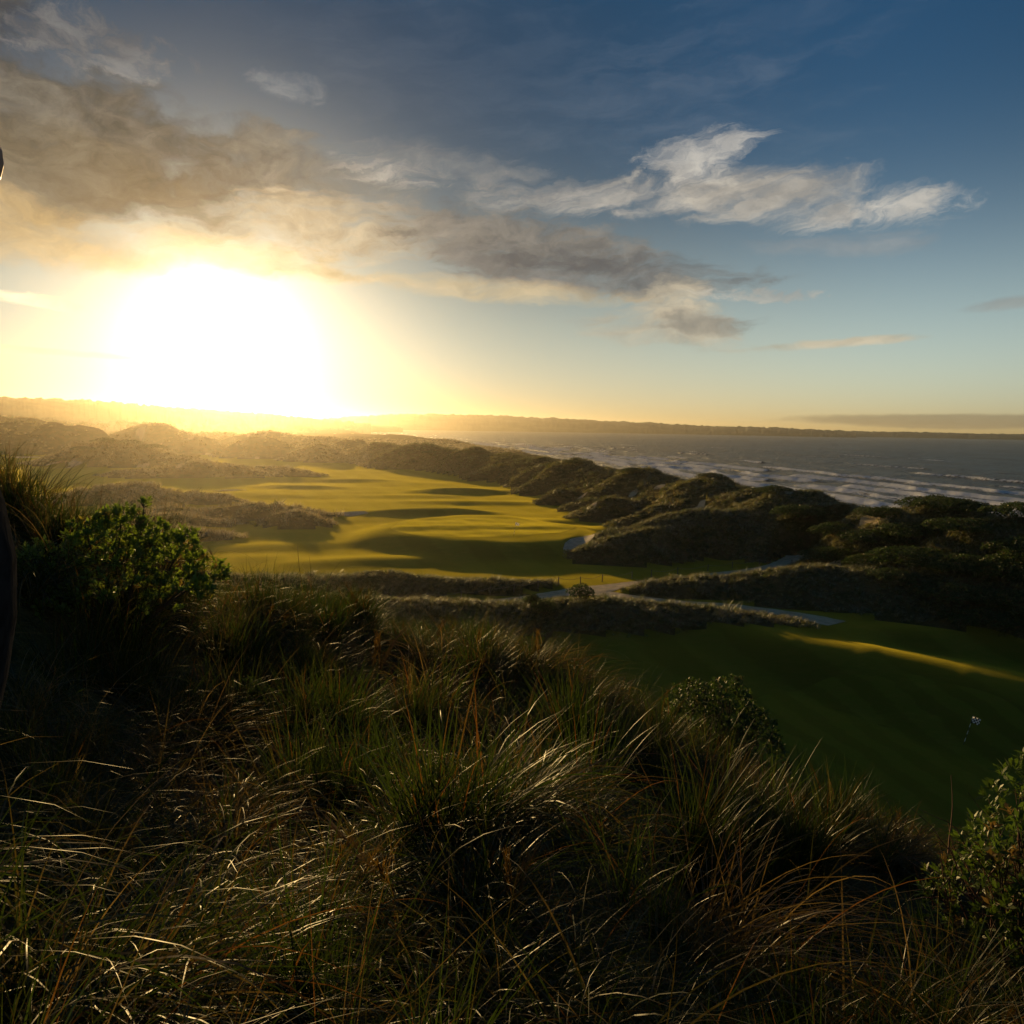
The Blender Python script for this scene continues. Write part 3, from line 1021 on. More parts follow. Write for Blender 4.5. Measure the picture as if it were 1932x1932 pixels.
FAR = tuft_collection('far_tuft', far_meshes)
pale_meshes = [blade_mesh('tuft', M_TUFT_S, 44, (0.4, 0.95), (8, 50), (10, 80), 0.045, 0.70, 3, 0.6, 650 + i, tone=(0, 1)) for i in range(4)]
PALE = tuft_collection('pale_tuft', pale_meshes)


def plant(name, r0, r1, dens, half, seed, coll, npick, scl, label, probs=None, thr=0.16, keep=None):
    x, y, r = cone_points(r0, r1, dens, half, seed)
    z, rough, cd = land(x, y)
    k = (bare(x, y) < r.uniform(0.2, 1.0, len(x))) & (rough > np.maximum(thr + 0.22 * fbm(x / 3, y / 3, 77, 2), 0.05)) & (cd > 30)
    if keep is not None:
        k &= keep(x, y)
    x, y, z = x[k], y[k], z[k]
    n = len(x)
    pat = np.maximum(0.86 + 0.60 * fbm(x / 2.6, y / 2.6, 78, 3), 0.66)
    rot = np.column_stack([r.normal(0, 0.12, n), r.normal(0, 0.12, n), r.normal(0, 1.1, n)])
    sc = scl * pat * (0.45 + r.gamma(3.0, 0.18, n))
    idx = r.choice(npick, n, p=probs)
    scatter(name, np.column_stack([x, y, z]), rot, sc, idx, coll, label)
    print(name, n)


def plant_clumps():
    r = np.random.default_rng(1)
    cx, cy, _ = cone_points(1.5, 15.5, 2.1, 48, 21)
    P, A, S, I = [], [], [], []
    for x, y in zip(cx, cy):
        kind = r.choice(3, p=[0.36, 0.46, 0.18])
        n = r.integers(7, 17)
        big = r.uniform(0.75, 1.35)
        lean = r.normal(0.25, 0.5)
        for _ in range(n):
            a, q = r.uniform(0, 2 * math.pi), abs(r.normal(0, 0.17)) * big
            P.append((x + q * math.cos(a), y + q * math.sin(a)))
            A.append((r.normal(0, 0.08), 0.25 * q / 0.2 * r.uniform(0.2, 1.0), a + r.normal(0, 0.5) * 0.8 - lean * math.sin(a) * 0.5))
            S.append(big * r.uniform(0.65, 1.15) * (0.72 if math.hypot(x, y) < 3.2 else 0.95))
            I.append((r.integers(0, 3), r.integers(3, 7), r.choice([3, 4, 5, 6, 7, 8, 9]))[kind] if r.random() > 0.018 else 10)
    mx, my, _ = cone_points(1.25, 15.5, 7.5, 48, 22)
    for x, y in zip(mx, my):
        P.append((x, y))
        A.append((r.normal(0, 0.15), r.normal(0, 0.15), r.uniform(0, 2 * math.pi)))
        S.append(r.uniform(0.45, 0.95))
        I.append(r.choice([0, 1, 2, 3, 4, 7, 8, 9, 7, 8, 9]))
    P = np.array(P)
    z, rough, cd = land(P[:, 0], P[:, 1])
    keep = np.hypot(P[:, 0], P[:, 1]) > 1.2
    scatter('dune_grass', np.column_stack([P, z])[keep], np.array(A)[keep], np.array(S)[keep], np.array(I)[keep], NEAR,
            'long wind bent marram grass covering the knoll in front')
    print('near tufts', keep.sum())


plant_clumps()
plant('dune_grass', 15, 46, 3.0, 46, 2, MID, 5, 0.9, 'marram grass on the steep slope dropping below the knoll')
plant('dune_grass', 46, 160, 3.8, 40, 3, MID, 5, 0.95, 'tufted grass over the banks round the path and nearer dunes', keep=lambda x, y: (x > -0.16 * y - 8) | (y < 118))
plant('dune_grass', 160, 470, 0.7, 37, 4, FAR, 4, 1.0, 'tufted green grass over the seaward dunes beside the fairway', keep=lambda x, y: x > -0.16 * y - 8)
plant('dune_grass', 120, 470, 0.9, 37, 6, PALE, 4, 1.25, 'dry grass tinted paler for its rim light over the hummocks in the haze at left', keep=lambda x, y: x <= -0.16 * y - 8)
plant('dune_grass', 470, 900, 0.05, 36, 5, PALE, 4, 2.2, 'grass tinted paler for rim light over the farthest dunes')

# ------------------------------------------------------------------ shrubs
def leaves_mesh(name, mat, lobes, n, leaf, per, seed, fill=0.25, droop=0.0, aspect=0.42):
    """rosettes of small folded leaves spread over and through overlapping lobes (x, y, z, rx, rz)"""
    r = np.random.default_rng(seed)
    w = np.array([l[3] ** 2 for l in lobes])
    w = w / w.sum()
    V, Fq, T = [], [], []
    L = np.array(lobes, float)
    tries = 0
    made = 0
    while made < n and tries < n * 6:
        tries += 1
        li = r.choice(len(lobes), p=w)
        l = L[li]
        d = r.normal(0, 1, 3)
        d[2] = abs(d[2]) * 0.9 - 0.25
        d /= np.linalg.norm(d)
        k = r.uniform(0.35, 0.85) if r.random() < fill else r.uniform(0.85, 1.06)
        p = l[:3] + d * np.array([l[3], l[3], l[4]]) * k
        if p[2] < 0.02:
            continue
        q = ((p[0] - L[:, 0]) / L[:, 3]) ** 2 + ((p[1] - L[:, 1]) / L[:, 3]) ** 2 + ((p[2] - L[:, 2]) / L[:, 4]) ** 2
        if (q < 0.55).any() and r.random() > fill:
            continue
        made += 1
        ax = d * 0.7 + np.array([0, 0, 0.75]) + r.normal(0, 0.25, 3)
        ax /= np.linalg.norm(ax)
        u = np.cross(ax, r.normal(0, 1, 3))
        u /= np.linalg.norm(u)
        v = np.cross(ax, u)
        tn = np.clip(0.30 + 0.45 * (k - 0.6) + r.normal(0, 0.16), 0, 1)
        for j in range(per):
            a = j * 2.399 + r.normal(0, 0.2)
            out = r.uniform(0.45, 1.25)
            ld = ax * (1.35 - out * 0.75 - droop) + (u * math.cos(a) + v * math.sin(a)) * out
            ld /= np.linalg.norm(ld)
            sd = np.cross(ld, ax)
            sd /= (np.linalg.norm(sd) + 1e-6)
            nn = np.cross(sd, ld)
            ln = leaf * r.uniform(0.55, 1.4)
            b = p + ax * leaf * r.uniform(-0.5, 0.4)
            m_ = b + ld * ln * 0.55 + nn * ln * 0.07
            k0 = len(V)
            V.extend([b, m_ + sd * ln * aspect * 0.5, b + ld * ln, m_ - sd * ln * aspect * 0.5])
            T.extend([tn] * 4)
            Fq.append((k0, k0 + 1, k0 + 2, k0 + 3))
    return mesh_np(name, np.array(V), np.array(Fq), mat, False, {'tone': T})


def tube(bm, pts, radii, sides=5):
    prev = None
    for i, (p, rad) in enumerate(zip(pts, radii)):
        p = Vector(p)
        d = (Vector(pts[min(i + 1, len(pts) - 1)]) - Vector(pts[max(i - 1, 0)])).normalized()
        u = d.orthogonal().normalized()
        v = d.cross(u)
        ring = [bm.verts.new(p + (u * math.cos(2 * math.pi * k / sides) + v * math.sin(2 * math.pi * k / sides)) * rad) for k in range(sides)]
        if prev:
            for k in range(sides):
                bm.faces.new((prev[k], prev[(k + 1) % sides], ring[(k + 1) % sides], ring[k]))
        prev = ring


def bm_mesh(name, bm, mat, smooth=True):
    me = bpy.data.meshes.new(name)
    bm.to_mesh(me)
    bm.free()
    if smooth:
        me.polygons.foreach_set('use_smooth', [True] * len(me.polygons))
    if mat:
        me.materials.append(mat)
    return me


def stems_mesh(name, lobes, mat, rad, seed, twigs=5):
    r = np.random.default_rng(seed)
    bm = bmesh.new()
    for l in lobes:
        b = np.array([l[0] * 0.15, l[1] * 0.15, -0.25])
        c = np.array(l[:3])
        mid = (b + c) / 2 + r.normal(0, l[3] * 0.18, 3)
        pts = [tuple(b), tuple(b * 0.6 + mid * 0.4), tuple(mid), tuple((mid + c) / 2), tuple(c)]
        tube(bm, pts, [rad, rad * 0.8, rad * 0.6, rad * 0.45, rad * 0.3])
        for k in range(twigs):
            d = r.normal(0, 1, 3)
            d[2] = abs(d[2])
            d /= np.linalg.norm(d)
            e = c + d * np.array([l[3], l[3], l[4]]) * r.uniform(0.7, 0.98)
            s_ = np.array(pts[r.integers(2, 5)])
            tube(bm, [tuple(s_), tuple((s_ + e) / 2 + r.normal(0, l[3] * 0.08, 3)), tuple(e)], [rad * 0.35, rad * 0.22, rad * 0.1], 4)
    return bm_mesh(name, bm, mat)


def dome_lobes(rx, h, n, seed, lump=0.42):
    r = np.random.default_rng(seed)
    out = [(0, 0, h * 0.40, rx * 0.62, h * 0.46)]
    for i in range(n):
        a = i * 2.399 + r.normal(0, 0.3)
        q = math.sqrt((i + 0.6) / n) * 0.78
        rr = rx * lump * r.uniform(0.75, 1.2)
        zz = h * (0.16 + 0.66 * (1 - q * q)) * r.uniform(0.85, 1.1)
        out.append((rx * q * math.cos(a), rx * q * math.sin(a), zz, rr, min(rr, h * 0.32)))
    return out


def shrub(name, loc, lobes, mat, n, leaf, per, seed, label, cat='shrub', group=None, rad=0.02, twigs=5, fill=0.25, rz=0.0, aspect=0.42):
    e = empty(name, loc, rz)
    obj('foliage', leaves_mesh('foliage', mat, lobes, n, leaf, per, seed, fill, 0.0, aspect), e)
    obj('stems', stems_mesh('stems', lobes, M_TWIG, rad, seed + 1, twigs), e)
    prop(e, label, cat, group)
    return e


L1 = [(0.0, 0.0, 0.50, 0.42, 0.36), (-0.42, 0.05, 0.36, 0.30, 0.26), (0.40, -0.02, 0.40, 0.30, 0.26), (-0.70, 0.0, 0.22, 0.22, 0.18), (0.66, 0.05, 0.26, 0.22, 0.18),
      (0.05, 0.1, 0.74, 0.20, 0.16), (0.26, 0.0, 0.62, 0.18, 0.16), (-0.18, 0.0, 0.66, 0.18, 0.15), (-0.50, -0.1, 0.50, 0.16, 0.14), (-0.62, 0.1, 0.42, 0.14, 0.12),
      (0.22, 0.1, 0.86, 0.06, 0.07), (0.50, 0.0, 0.58, 0.13, 0.12), (-0.86, -0.05, 0.16, 0.12, 0.1), (0.0, -0.3, 0.25, 0.4, 0.25), (-0.4, -0.3, 0.15, 0.3, 0.2), (0.45, -0.25, 0.18, 0.3, 0.2)]
shrub('coastal_shrub', (-3.25, 6.5, hz(-3.25, 6.5) + 0.18), [(l[0] * 1.05, l[1], l[2], l[3] * 0.86, l[4] * 0.86) for l in L1], M_LEAF, 1000, 0.05, 11, 11,
      'bright backlit green shrub with leafy rosettes rising from the tall grass at left', rz=0.4, rad=0.018)
L2 = dome_lobes(0.55, 0.85, 12, 22, 0.45)
shrub('coastal_shrub', (-2.25, 6.7, hz(-2.25, 6.7) - 0.1), dome_lobes(0.34, 0.62, 6, 23, 0.5), M_LEAF, 150, 0.05, 9, 12,
      'small reddish sprigged bush at the shoulder of the bright green shrub')
shrub('coastal_shrub', (2.5, 9.5, hz(2.5, 9.5) + 0.22), dome_lobes(0.86, 1.35, 20, 24, 0.34), M_LEAF_D, 1150, 0.05, 9, 13,
      'rounded dark green shrub on the brow of the knoll against the shaded lawn', rad=0.022)
LR = [(0.1, 0.0, 0.7, 0.6, 0.6), (0.1, 0.0, 1.25, 0.42, 0.45), (0.25, 0.1, 1.75, 0.30, 0.32), (0.32, 0.1, 2.1, 0.16, 0.2), (-0.35, 0.0, 0.95, 0.30, 0.28), (-0.28, -0.1, 1.35, 0.22, 0.22),
      (-0.55, 0.0, 0.75, 0.20, 0.2), (0.0, -0.3, 0.45, 0.4, 0.35), (-0.3, -0.3, 0.3, 0.3, 0.25), (0.5, -0.2, 0.9, 0.5, 0.6), (0.1, -0.35, 1.1, 0.3, 0.3), (-0.1, 0.0, 1.65, 0.2, 0.2)]
sr = shrub('coastal_shrub', (3.5, 5.1, hz(3.5, 5.1) - 0.25), LR, M_LEAF_R, 760, 0.062, 9, 14,
           'tall twiggy green bush leaning in at the right edge beside the knoll', rad=0.014, twigs=7, fill=0.35, aspect=0.34)


def bare_twigs(parent, seed):
    r = np.random.default_rng(seed)
    bm = bmesh.new()
    for i in range(60):
        p = np.array([r.uniform(-0.55, 0.25), r.uniform(-0.2, 0.2), r.uniform(0.6, 1.2)])
        d = np.array([r.normal(-0.35, 0.35), r.normal(0, 0.3), r.uniform(0.4, 1.0)])
        pts, rad = [tuple(p)], [0.006]
        for s in range(5):
            d = d + r.normal(0, 0.22, 3)
            p = p + d / np.linalg.norm(d) * r.uniform(0.07, 0.13)
            pts.append(tuple(p))
            rad.append(0.005 * (1 - s / 6))
        tube(bm, pts, rad, 4)
    o = obj('bare_twigs', bm_mesh('bare_twigs', bm, mat_plain('red_twig', (0.12, 0.055, 0.03), 0.7)), parent)
    o['label'] = 'thin reddish bare twigs'


bare_twigs(sr, 5)

for (x, y, rr, hh, lab) in ((7.8, 87.9, 1.5, 1.7, 'round dark bush on the lit bank just below the path junction'),
                            (3.6, 83.9, 1.5, 1.5, 'round green bush on the lit bank, middle of the three small bushes'),
                            (2.4, 86.4, 1.0, 1.1, 'little low bush tucked behind the round green bush on the bank'),
                            (-2.7, 78.3, 1.6, 1.6, 'dark bush low on the shaded foot of the bank, behind the knoll brow')):
    shrub('coastal_shrub', (x, y, hz(x, y) - 0.1), dome_lobes(rr, hh, 12, int(100 + x * 7), 0.42), M_LEAF_D, 420, 0.16, 8, int(60 + y),
          lab, rad=0.05)

THICK = [(49.4, 137.2, 4.5, 3.0), (54.0, 134.0, 4.6, 3.2), (50.5, 123.0, 4.2, 3.0), (52.5, 115.0, 4.4, 3.2), (57.0, 113.0, 4.6, 3.4), (63.0, 114.5, 5.0, 3.6), (47.3, 116.0, 3.8, 3.0),
         (48.2, 105.2, 3.8, 3.0), (52.2, 102.5, 4.6, 3.4), (55.5, 97.5, 4.8, 3.4), (58.5, 94.6, 4.8, 3.4), (63.0, 95.5, 5.0, 3.6), (46.8, 97.5, 3.2, 2.2), (51.3, 92.0, 4.2, 3.0),
         (52.8, 87.0, 4.2, 2.8), (57.5, 87.5, 5.0, 3.4), (67.0, 104.0, 5.0, 3.4), (60.0, 106.0, 5.0, 3.4), (64.0, 122.0, 4.6, 3.0), (57.0, 122.0, 4.0, 3.0)]
proto = []
for i in range(4):
    proto.append((leaves_mesh('foliage', M_LEAF_D, dome_lobes(1.0, 0.72, 26, 300 + i, 0.30), 1500, 0.055, 6, 310 + i, 0.15, 0.0, 0.55),
                  stems_mesh('stems', dome_lobes(0.8, 0.5, 9, 300 + i, 0.30), M_TWIG, 0.02, 320 + i, 1)))


def bush(x, y, rr, hh, label, group, k, rz):
    e = empty('coastal_bush', (x, y, hz(x, y) - 0.2 - 0.22 * hh), rz)
    e.scale = (rr, rr * random.uniform(0.85, 1.25), hh / 0.72)
    obj('foliage', proto[k % 4][0], e)
    obj('stems', proto[k % 4][1], e)
    prop(e, label, 'bush', group)


for i, (x, y, rr, hh) in enumerate(THICK):
    bush(x, y, rr * 1.12, hh * random.uniform(0.5, 0.8), 'dense dark bush in the coastal thicket at the seaward edge', 'bushes of the coastal thicket', i, i * 1.7)
ORD = ['first', 'second', 'third', 'fourth', 'fifth', 'sixth', 'seventh', 'eighth', 'ninth', 'tenth']
CREST = [(-40, 389, 4, 1.6), (-27, 382, 3.6, 1.5), (-17.4, 364, 4, 1.6), (14, 274, 3.2, 1.3), (20, 260, 3.4, 1.3), (33, 222, 3.4, 1.3),
         (47, 190, 3.0, 1.2), (52, 168, 3.2, 1.4), (50, 152, 3.6, 1.7)]
for i, (x, y, rr, hh) in enumerate(CREST):
    bush(x, y, rr, hh, 'dark scrub bush on the seaward dune crest, %s counting from the sun side' % ORD[i], 'scrub bushes along the dune crest', i + 1, i * 2.3)
for i, (x, y, rr, hh) in enumerate([(-200, 358, 5, 1.8), (-193, 363, 6, 2.2), (-186, 368, 7, 2.6), (-178, 372, 7, 2.6), (-169, 374, 7, 2.2)]):
    j = i
    bush(x, y, rr, hh, 'dark scrub bush on the far hummock, %s of five from the seaward end' % ORD[4 - j], 'scrub bushes on the far hummock', i, i * 1.1)

# ------------------------------------------------------------------ tussocks that stand out of the foreground grass
TUS = [  # x, y, blades, length, lean, bend, width, spread, wind, tone, label
    (-4.0, 9.0, 170, (0.5, 1.0), (4, 34), (20, 70), 0.006, 0.22, 0.7, (0.55, 1.0), 'tall brown tussock on the skyline left of the bright shrub'),
    (-4.9, 8.0, 170, (0.5, 0.95), (5, 40), (30, 90), 0.006, 0.26, 0.8, (0.2, 0.9), 'tall tussock at the far left brow catching silver light'),
    (-2.1, 8.4, 150, (0.4, 0.8), (10, 50), (40, 110), 0.006, 0.24, 0.6, (0.4, 1.0), 'glinting straw tussock beside the bright green shrub'),
    (1.25, 8.9, 170, (0.35, 0.75), (5, 42), (20, 80), 0.006, 0.24, 0.5, (0.15, 0.8), 'rusty spiked tussock on the brow above the shaded lawn'),
    (-1.75, 5.3, 170, (0.55, 1.1), (20, 60), (60, 110), 0.006, 0.20, 1.4, (0.7, 1.0), 'pale arching tussock combed over by the wind'),
    (-0.85, 4.2, 120, (0.35, 0.7), (15, 50), (70, 130), 0.006, 0.12, 0.3, (0.75, 1.0), 'small pale fountain of grass below the arching tussock'),
    (1.0, 3.7, 190, (0.6, 1.15), (25, 62), (50, 110), 0.0055, 0.22, 1.0, (0.78, 1.0), 'big straw coloured tussock in the middle of the near grass'),
    (0.55, 5.4, 110, (0.5, 0.95), (3, 26), (8, 40), 0.007, 0.14, 0.2, (0.1, 0.5), 'upright green tussock with rusty blades behind the straw tussock'),
    (1.25, 5.2, 120, (0.5, 0.9), (4, 28), (10, 60), 0.006, 0.16, 0.5, (0.5, 0.95), 'orange tinged upright tussock right of the green one'),
    (-2.3, 9.9, 110, (0.4, 0.75), (4, 26), (10, 50), 0.007, 0.20, 0.3, (0.05, 0.45), 'spiky green tussock on the brow by the mown fairway'),
    (-0.4, 9.8, 150, (0.4, 0.8), (6, 40), (20, 80), 0.006, 0.26, 0.7, (0.2, 0.9), 'mixed green and straw tussock at the middle of the brow'),
    (2.3, 5.9, 130, (0.4, 0.8), (10, 45), (40, 110), 0.0055, 0.18, 0.4, (0.75, 1.0), 'dry column of straw grass near the twiggy bush'),
    (2.1, 7.2, 150, (0.3, 0.6), (30, 70), (10, 60), 0.005, 0.24, 1.2, (0.7, 1.0), 'flattened rusty mat of grass below the rounded dark shrub'),
]
for i, (x, y, n, L, le, be, w, sp, wi, tn, lab) in enumerate(TUS):
    o = obj('grass_tussock', blade_mesh('grass_tussock', M_BLADE, int(n * 1.6), (L[0] * 1.15, L[1] * 1.3), le, be, w * 1.25, sp * 1.2, 9, wi * 0.6, 900 + i, tone=tn))
    o.location = (x, y, hz(x, y))
    prop(o, lab, 'tussock')

# ------------------------------------------------------------------ flags
def mat_check():
    m, nt, out = new_mat('chequered_cloth')
    uv = node(nt, 'ShaderNodeTexCoord')
    ch = node(nt, 'ShaderNodeTexChecker')
    ch.inputs['Scale'].default_value = 4.0
    ch.inputs['Color1'].default_value = (0.8, 0.8, 0.78, 1)
    ch.inputs['Color2'].default_value = (0.015, 0.015, 0.018, 1)
    nt.links.new(uv.outputs['UV'], ch.inputs['Vector'])
    d = node(nt, 'ShaderNodeBsdfDiffuse')
    t = node(nt, 'ShaderNodeBsdfTranslucent')
    mx = node(nt, 'ShaderNodeMixShader')
    mx.inputs[0].default_value = 0.4
    nt.links.new(ch.outputs[0], d.inputs[0])
    nt.links.new(ch.outputs[0], t.inputs[0])
    nt.links.new(d.outputs[0], mx.inputs[1])
    nt.links.new(t.outputs[0], mx.inputs[2])
    nt.links.new(mx.outputs[0], out.inputs[0])
    return m


M_CHECK = mat_check()
M_WHITE = mat_plain('white_paint', (0.75, 0.75, 0.72), 0.5, 0.05)
M_BLACK = mat_plain('black_paint', (0.02, 0.02, 0.022), 0.5, 0.1)
M_CUP = mat_plain('cup_dark', (0.01, 0.01, 0.01), 0.8)


def golf_flag(x, y, lean, size, label):
    e = empty('golf_flag', (x, y, hz(x, y) + 0.06), 0.0)
    e.rotation_euler = (R(3), R(lean), 0)
    nb = 8
    H = 2.45
    pole = empty('pole')
    pole.parent = e
    for i in range(nb):
        bm = bmesh.new()
        z0, z1 = H * i / nb, H * (i + 1) / nb
        tube(bm, [(0, 0, z0), (0, 0, z1)], [0.022, 0.022], 8)
        obj('band', bm_mesh('band', bm, M_BLACK if i % 2 == 0 else M_WHITE), pole)
    bm = bmesh.new()
    bmesh.ops.create_uvsphere(bm, u_segments=10, v_segments=6, radius=0.028, matrix=Matrix.Translation((0, 0, H + 0.015)))
    obj('knob', bm_mesh('knob', bm, M_WHITE), e)
    bm = bmesh.new()
    uvl = bm.loops.layers.uv.new('UVMap')
    nx, ny = 16, 10
    fw, fh = 0.52 * size, 0.38 * size
    vs = [[bm.verts.new((0.016 + fw * i / nx, 0.055 * math.sin(i / nx * 7.5 + j * 0.12) * (i / nx) ** 0.6, H - 0.03 - fh * (1 - j / ny) - 0.06 * (i / nx) ** 2 + 0.03 * math.sin(i / nx * 5)))
           for j in range(ny + 1)] for i in range(nx + 1)]
    for i in range(nx):
        for j in range(ny):
            f = bm.faces.new((vs[i][j], vs[i + 1][j], vs[i + 1][j + 1], vs[i][j + 1]))
            for lp, (a, b) in zip(f.loops, ((i, j), (i + 1, j), (i + 1, j + 1), (i, j + 1))):
                lp[uvl].uv = (a / nx * 1.25 + 0.002, b / ny + 0.002)
    obj('flag', bm_mesh('flag', bm, M_CHECK), e)
    prop(e, label, 'flag', 'chequered flags on the greens')


golf_flag(0.4, 142.0, 7, 1.25, 'small distant chequered flag on the sunlit raised green')
golf_flag(36.2, 61.6, 12, 1.35, 'near chequered flag on the shaded green at the right')

# ------------------------------------------------------------------ rope fence along the path
def fence(pts, label):
    e = empty('rope_fence', (pts[0][0], pts[0][1], hz(*pts[0])))
    o0 = Vector(e.location)
    bm = bmesh.new()
    tube(bm, [(0, 0, -0.3), (0, 0, 0.9), (0, 0, 1.12), (0, 0, 1.14)], [0.075, 0.07, 0.068, 0.03], 8)
    pm = bm_mesh('post', bm, M_POST)
    tops = []
    for (x, y) in pts:
        p = obj('post', pm, e)
        p.location = Vector((x, y, hz(x, y))) - o0
        p.rotation_euler = (random.gauss(0, 0.05), random.gauss(0, 0.05), random.uniform(0, 6))
        tops.append(p.location + Vector((0, 0, 0.98)))
    bm = bmesh.new()
    for a, b in zip(tops[:-1], tops[1:]):
        seg = [a.lerp(b, t) - Vector((0, 0, 0.30 * 4 * t * (1 - t))) for t in np.linspace(0, 1, 9)]
        tube(bm, [tuple(v) for v in seg], [0.022] * 9, 5)
    obj('rope', bm_mesh('rope', bm, M_ROPE), e)
    prop(e, label, 'fence')


fence([(-14.5, 95.0), (-10.2, 96.0), (-6.1, 97.8), (-2.6, 100.4), (0.4, 102.0), (3.6, 104.4), (6.4, 106.9), (9.6, 109.0), (12.8, 111.0), (17.4, 113.8)],
      'low post and rope fence along the fairway side of the sandy path')
fence([(20.5, 115.6), (24.8, 118.0), (30.0, 121.0), (34.5, 123.8), (39.5, 126.5), (44.0, 124.5), (48.0, 127.5), (51.5, 130.0)],
      'post and rope fence along the upper path below the big dune')

# ------------------------------------------------------------------ distant trees on the low rise
bm = bmesh.new()
tube(bm, [(0, 0, -1), (0.1, 0, 3), (0.3, 0.1, 6)], [0.4, 0.3, 0.15], 6)
t_trunk = bm_mesh('trunk', bm, M_TWIG)
t_crown = [leaves_mesh('crown', M_LEAF_D, [(r_.normal(0, 1.6), r_.normal(0, 1.6), r_.uniform(5, 9), r_.uniform(1.6, 2.6), r_.uniform(1.2, 2.0)) for _ in range(8)], 500, 0.7, 5, 700 + i, 0.3, 0, 0.6)
           for i, r_ in enumerate((np.random.default_rng(1), np.random.default_rng(2), np.random.default_rng(3)))]
for i in range(26):
    a = R(-36 + i * 0.52 + random.uniform(-0.2, 0.2))
    d = random.uniform(1180, 1330)
    x, y = d * math.sin(a), d * math.cos(a)
    e = empty('distant_tree', (x, y, hz(x, y)), random.uniform(0, 6))
    sc = random.uniform(0.8, 1.5)
    e.scale = (sc * 1.3, sc * 1.3, sc)
    obj('trunk', t_trunk, e)
    obj('crown', t_crown[i % 3], e)
    prop(e, 'hazy distant tree in the line below the sunlit hills', 'tree', 'distant trees below the hills')

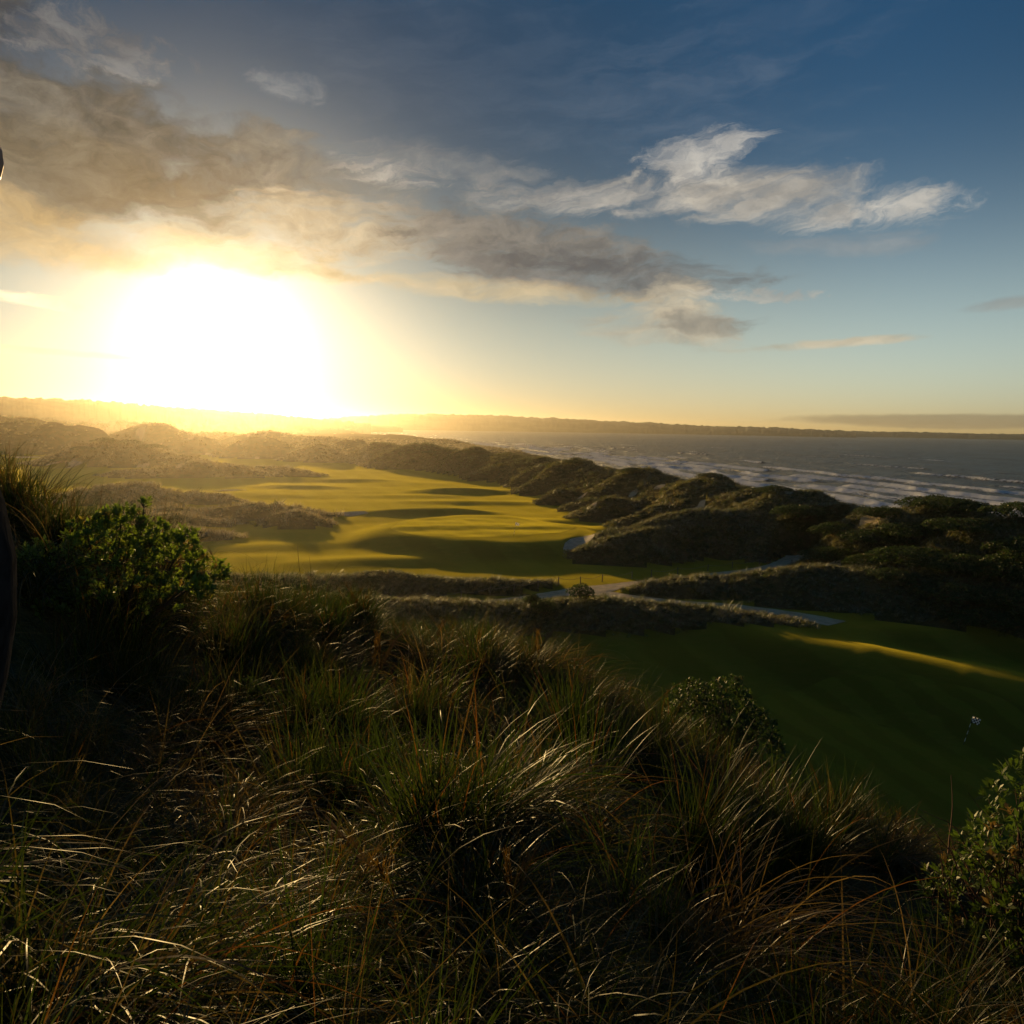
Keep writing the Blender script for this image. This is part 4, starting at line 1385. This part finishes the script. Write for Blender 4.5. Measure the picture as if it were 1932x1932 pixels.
# ------------------------------------------------------------------ person at the picture's edge
def person():
    J = {  # x forward, y to the body's left, z up : radius x, y
        'pelvis': (-.03, 0, .93, .10, .15), 'belly': (-.01, 0, 1.08, .10, .14), 'chest': (.01, 0, 1.25, .12, .165), 'upper': (-.01, 0, 1.38, .09, .13), 'neck': (0, 0, 1.47, .052, .055),
        'jaw': (.02, 0, 1.535, .065, .06), 'head': (.01, 0, 1.61, .092, .074), 'crown': (0, 0, 1.69, .07, .06)}
    E = [('pelvis', 'belly'), ('belly', 'chest'), ('chest', 'upper'), ('upper', 'neck'), ('neck', 'jaw'), ('jaw', 'head'), ('head', 'crown')]
    for s, n in ((1, 'l'), (-1, 'r')):
        J.update({'hip' + n: (0, s * .095, .86, .09, .085), 'knee' + n: (.02, s * .105, .48, .058, .058), 'ankle' + n: (-.01, s * .11, .09, .043, .043), 'toe' + n: (.15, s * .13, .04, .032, .042),
                  'sh' + n: (-.01, s * .185, 1.375, .062, .06), 'elbow' + n: (.012, s * .25, 1.12, .047, .046), 'wrist' + n: (.05, s * .19, .94, .036, .036)})
        E += [('pelvis', 'hip' + n), ('hip' + n, 'knee' + n), ('knee' + n, 'ankle' + n), ('ankle' + n, 'toe' + n), ('upper', 'sh' + n), ('sh' + n, 'elbow' + n), ('elbow' + n, 'wrist' + n)]
    names = list(J)
    me = bpy.data.meshes.new('body')
    me.from_pydata([J[n][:3] for n in names], [(names.index(a), names.index(b)) for a, b in E], [])
    tmp = bpy.data.objects.new('body_tmp', me)
    COL.objects.link(tmp)
    sk = tmp.modifiers.new('skin', 'SKIN')
    sk.use_smooth_shade = True
    for i, n in enumerate(names):
        me.skin_vertices[0].data[i].radius = J[n][3:]
    me.skin_vertices[0].data[0].use_root = True
    tmp.modifiers.new('sub', 'SUBSURF').levels = 2
    tmp.modifiers['sub'].render_levels = 2
    dg = bpy.context.evaluated_depsgraph_get()
    bm_ = bpy.data.meshes.new_from_object(tmp.evaluated_get(dg))
    bpy.data.objects.remove(tmp)
    mats = [mat_plain('grey_jacket', (0.022, 0.022, 0.024), 1.0, 0.3, 60, 0.0), mat_plain('dark_trousers', (0.03, 0.03, 0.035), 0.9, 0.2, 40),
            mat_plain('skin_tone', (0.42, 0.24, 0.17), 0.55, 0.08, 8), mat_plain('shoe', (0.02, 0.018, 0.016), 0.6)]
    for m in mats:
        bm_.materials.append(m)
    for p in bm_.polygons:
        z = p.center.z
        p.material_index = 2 if z > 1.475 else (3 if z < 0.085 else (1 if z < 0.88 and abs(p.center.y) < .24 else 0))
        p.use_smooth = True
    e = empty('person', (-0.6242, 0.5506, hz(-0.6242, 0.5506) - 0.004), R(90 - 57.5))
    e.rotation_euler = (0, R(4.5), R(90 - 57.5))
    obj('body', bm_, e)
    # nose, ears, eyes, hair
    bm = bmesh.new()
    bmesh.ops.create_uvsphere(bm, u_segments=10, v_segments=8, radius=1, matrix=Matrix.Translation((.098, 0, 1.585)) @ Matrix.Diagonal((.022, .016, .026, 1)))
    obj('nose', bm_mesh('nose', bm, mats[2]), e)
    for s in (-1, 1):
        bm = bmesh.new()
        bmesh.ops.create_uvsphere(bm, u_segments=10, v_segments=8, radius=1, matrix=Matrix.Translation((.0, s * .074, 1.59)) @ Matrix.Diagonal((.02, .012, .032, 1)))
        obj('ear', bm_mesh('ear', bm, mats[2]), e)
        bm = bmesh.new()
        bmesh.ops.create_uvsphere(bm, u_segments=10, v_segments=8, radius=.013, matrix=Matrix.Translation((.083, s * .032, 1.612)))
        obj('eye', bm_mesh('eye', bm, M_WHITE), e)
    r = np.random.default_rng(4)
    V, Fq = [], []
    for i in range(2600):
        d = r.normal(0, 1, 3)
        d /= np.linalg.norm(d)
        if d[2] < -0.25 or (d[0] > 0.45 and d[2] < 0.45):
            continue
        p = np.array([-.004, 0, 1.635]) + d * np.array([.098, .08, .098])
        t = np.cross(d, r.normal(0, 1, 3))
        t /= np.linalg.norm(t)
        q = p + t * 0.03 + d * 0.006 + np.array([0, 0, -0.008])
        w = np.cross(t, d) * 0.003
        k = len(V)
        V += [p - w, p + w, q + w * .3, q - w * .3]
        Fq.append((k, k + 1, k + 2, k + 3))
    obj('hair', mesh_np('hair', np.array(V), np.array(Fq), mat_plain('dark_hair', (0.02, 0.015, 0.012), 0.5)), e)
    prop(e, 'person in a dark grey jacket standing at the left edge, only a sliver showing', 'person')


person()

# ------------------------------------------------------------------ haze
def build_haze():
    m, nt, out = new_mat('haze_air')
    v = node(nt, 'ShaderNodeVolumePrincipled')
    v.inputs['Color'].default_value = (0.95, 0.86, 0.68, 1)
    v.inputs['Density'].default_value = 0.75e-4
    v.inputs['Anisotropy'].default_value = 0.85
    nt.links.new(v.outputs[0], out.inputs['Volume'])
    x0, x1, y0, y1, z0, z1 = -7000, 8000, -4600, 7500, -14, 86
    V = [(x, y, z) for z in (z0, z1) for y in (y0, y1) for x in (x0, x1)]
    Fq = [(0, 2, 3, 1), (4, 5, 7, 6), (0, 1, 5, 4), (2, 6, 7, 3), (0, 4, 6, 2), (1, 3, 7, 5)]
    o = obj('haze', mesh_np('haze', np.array(V), np.array(Fq), m, False))
    prop(o, 'golden evening sea haze over the whole links', 'haze', kind='stuff')


build_haze()
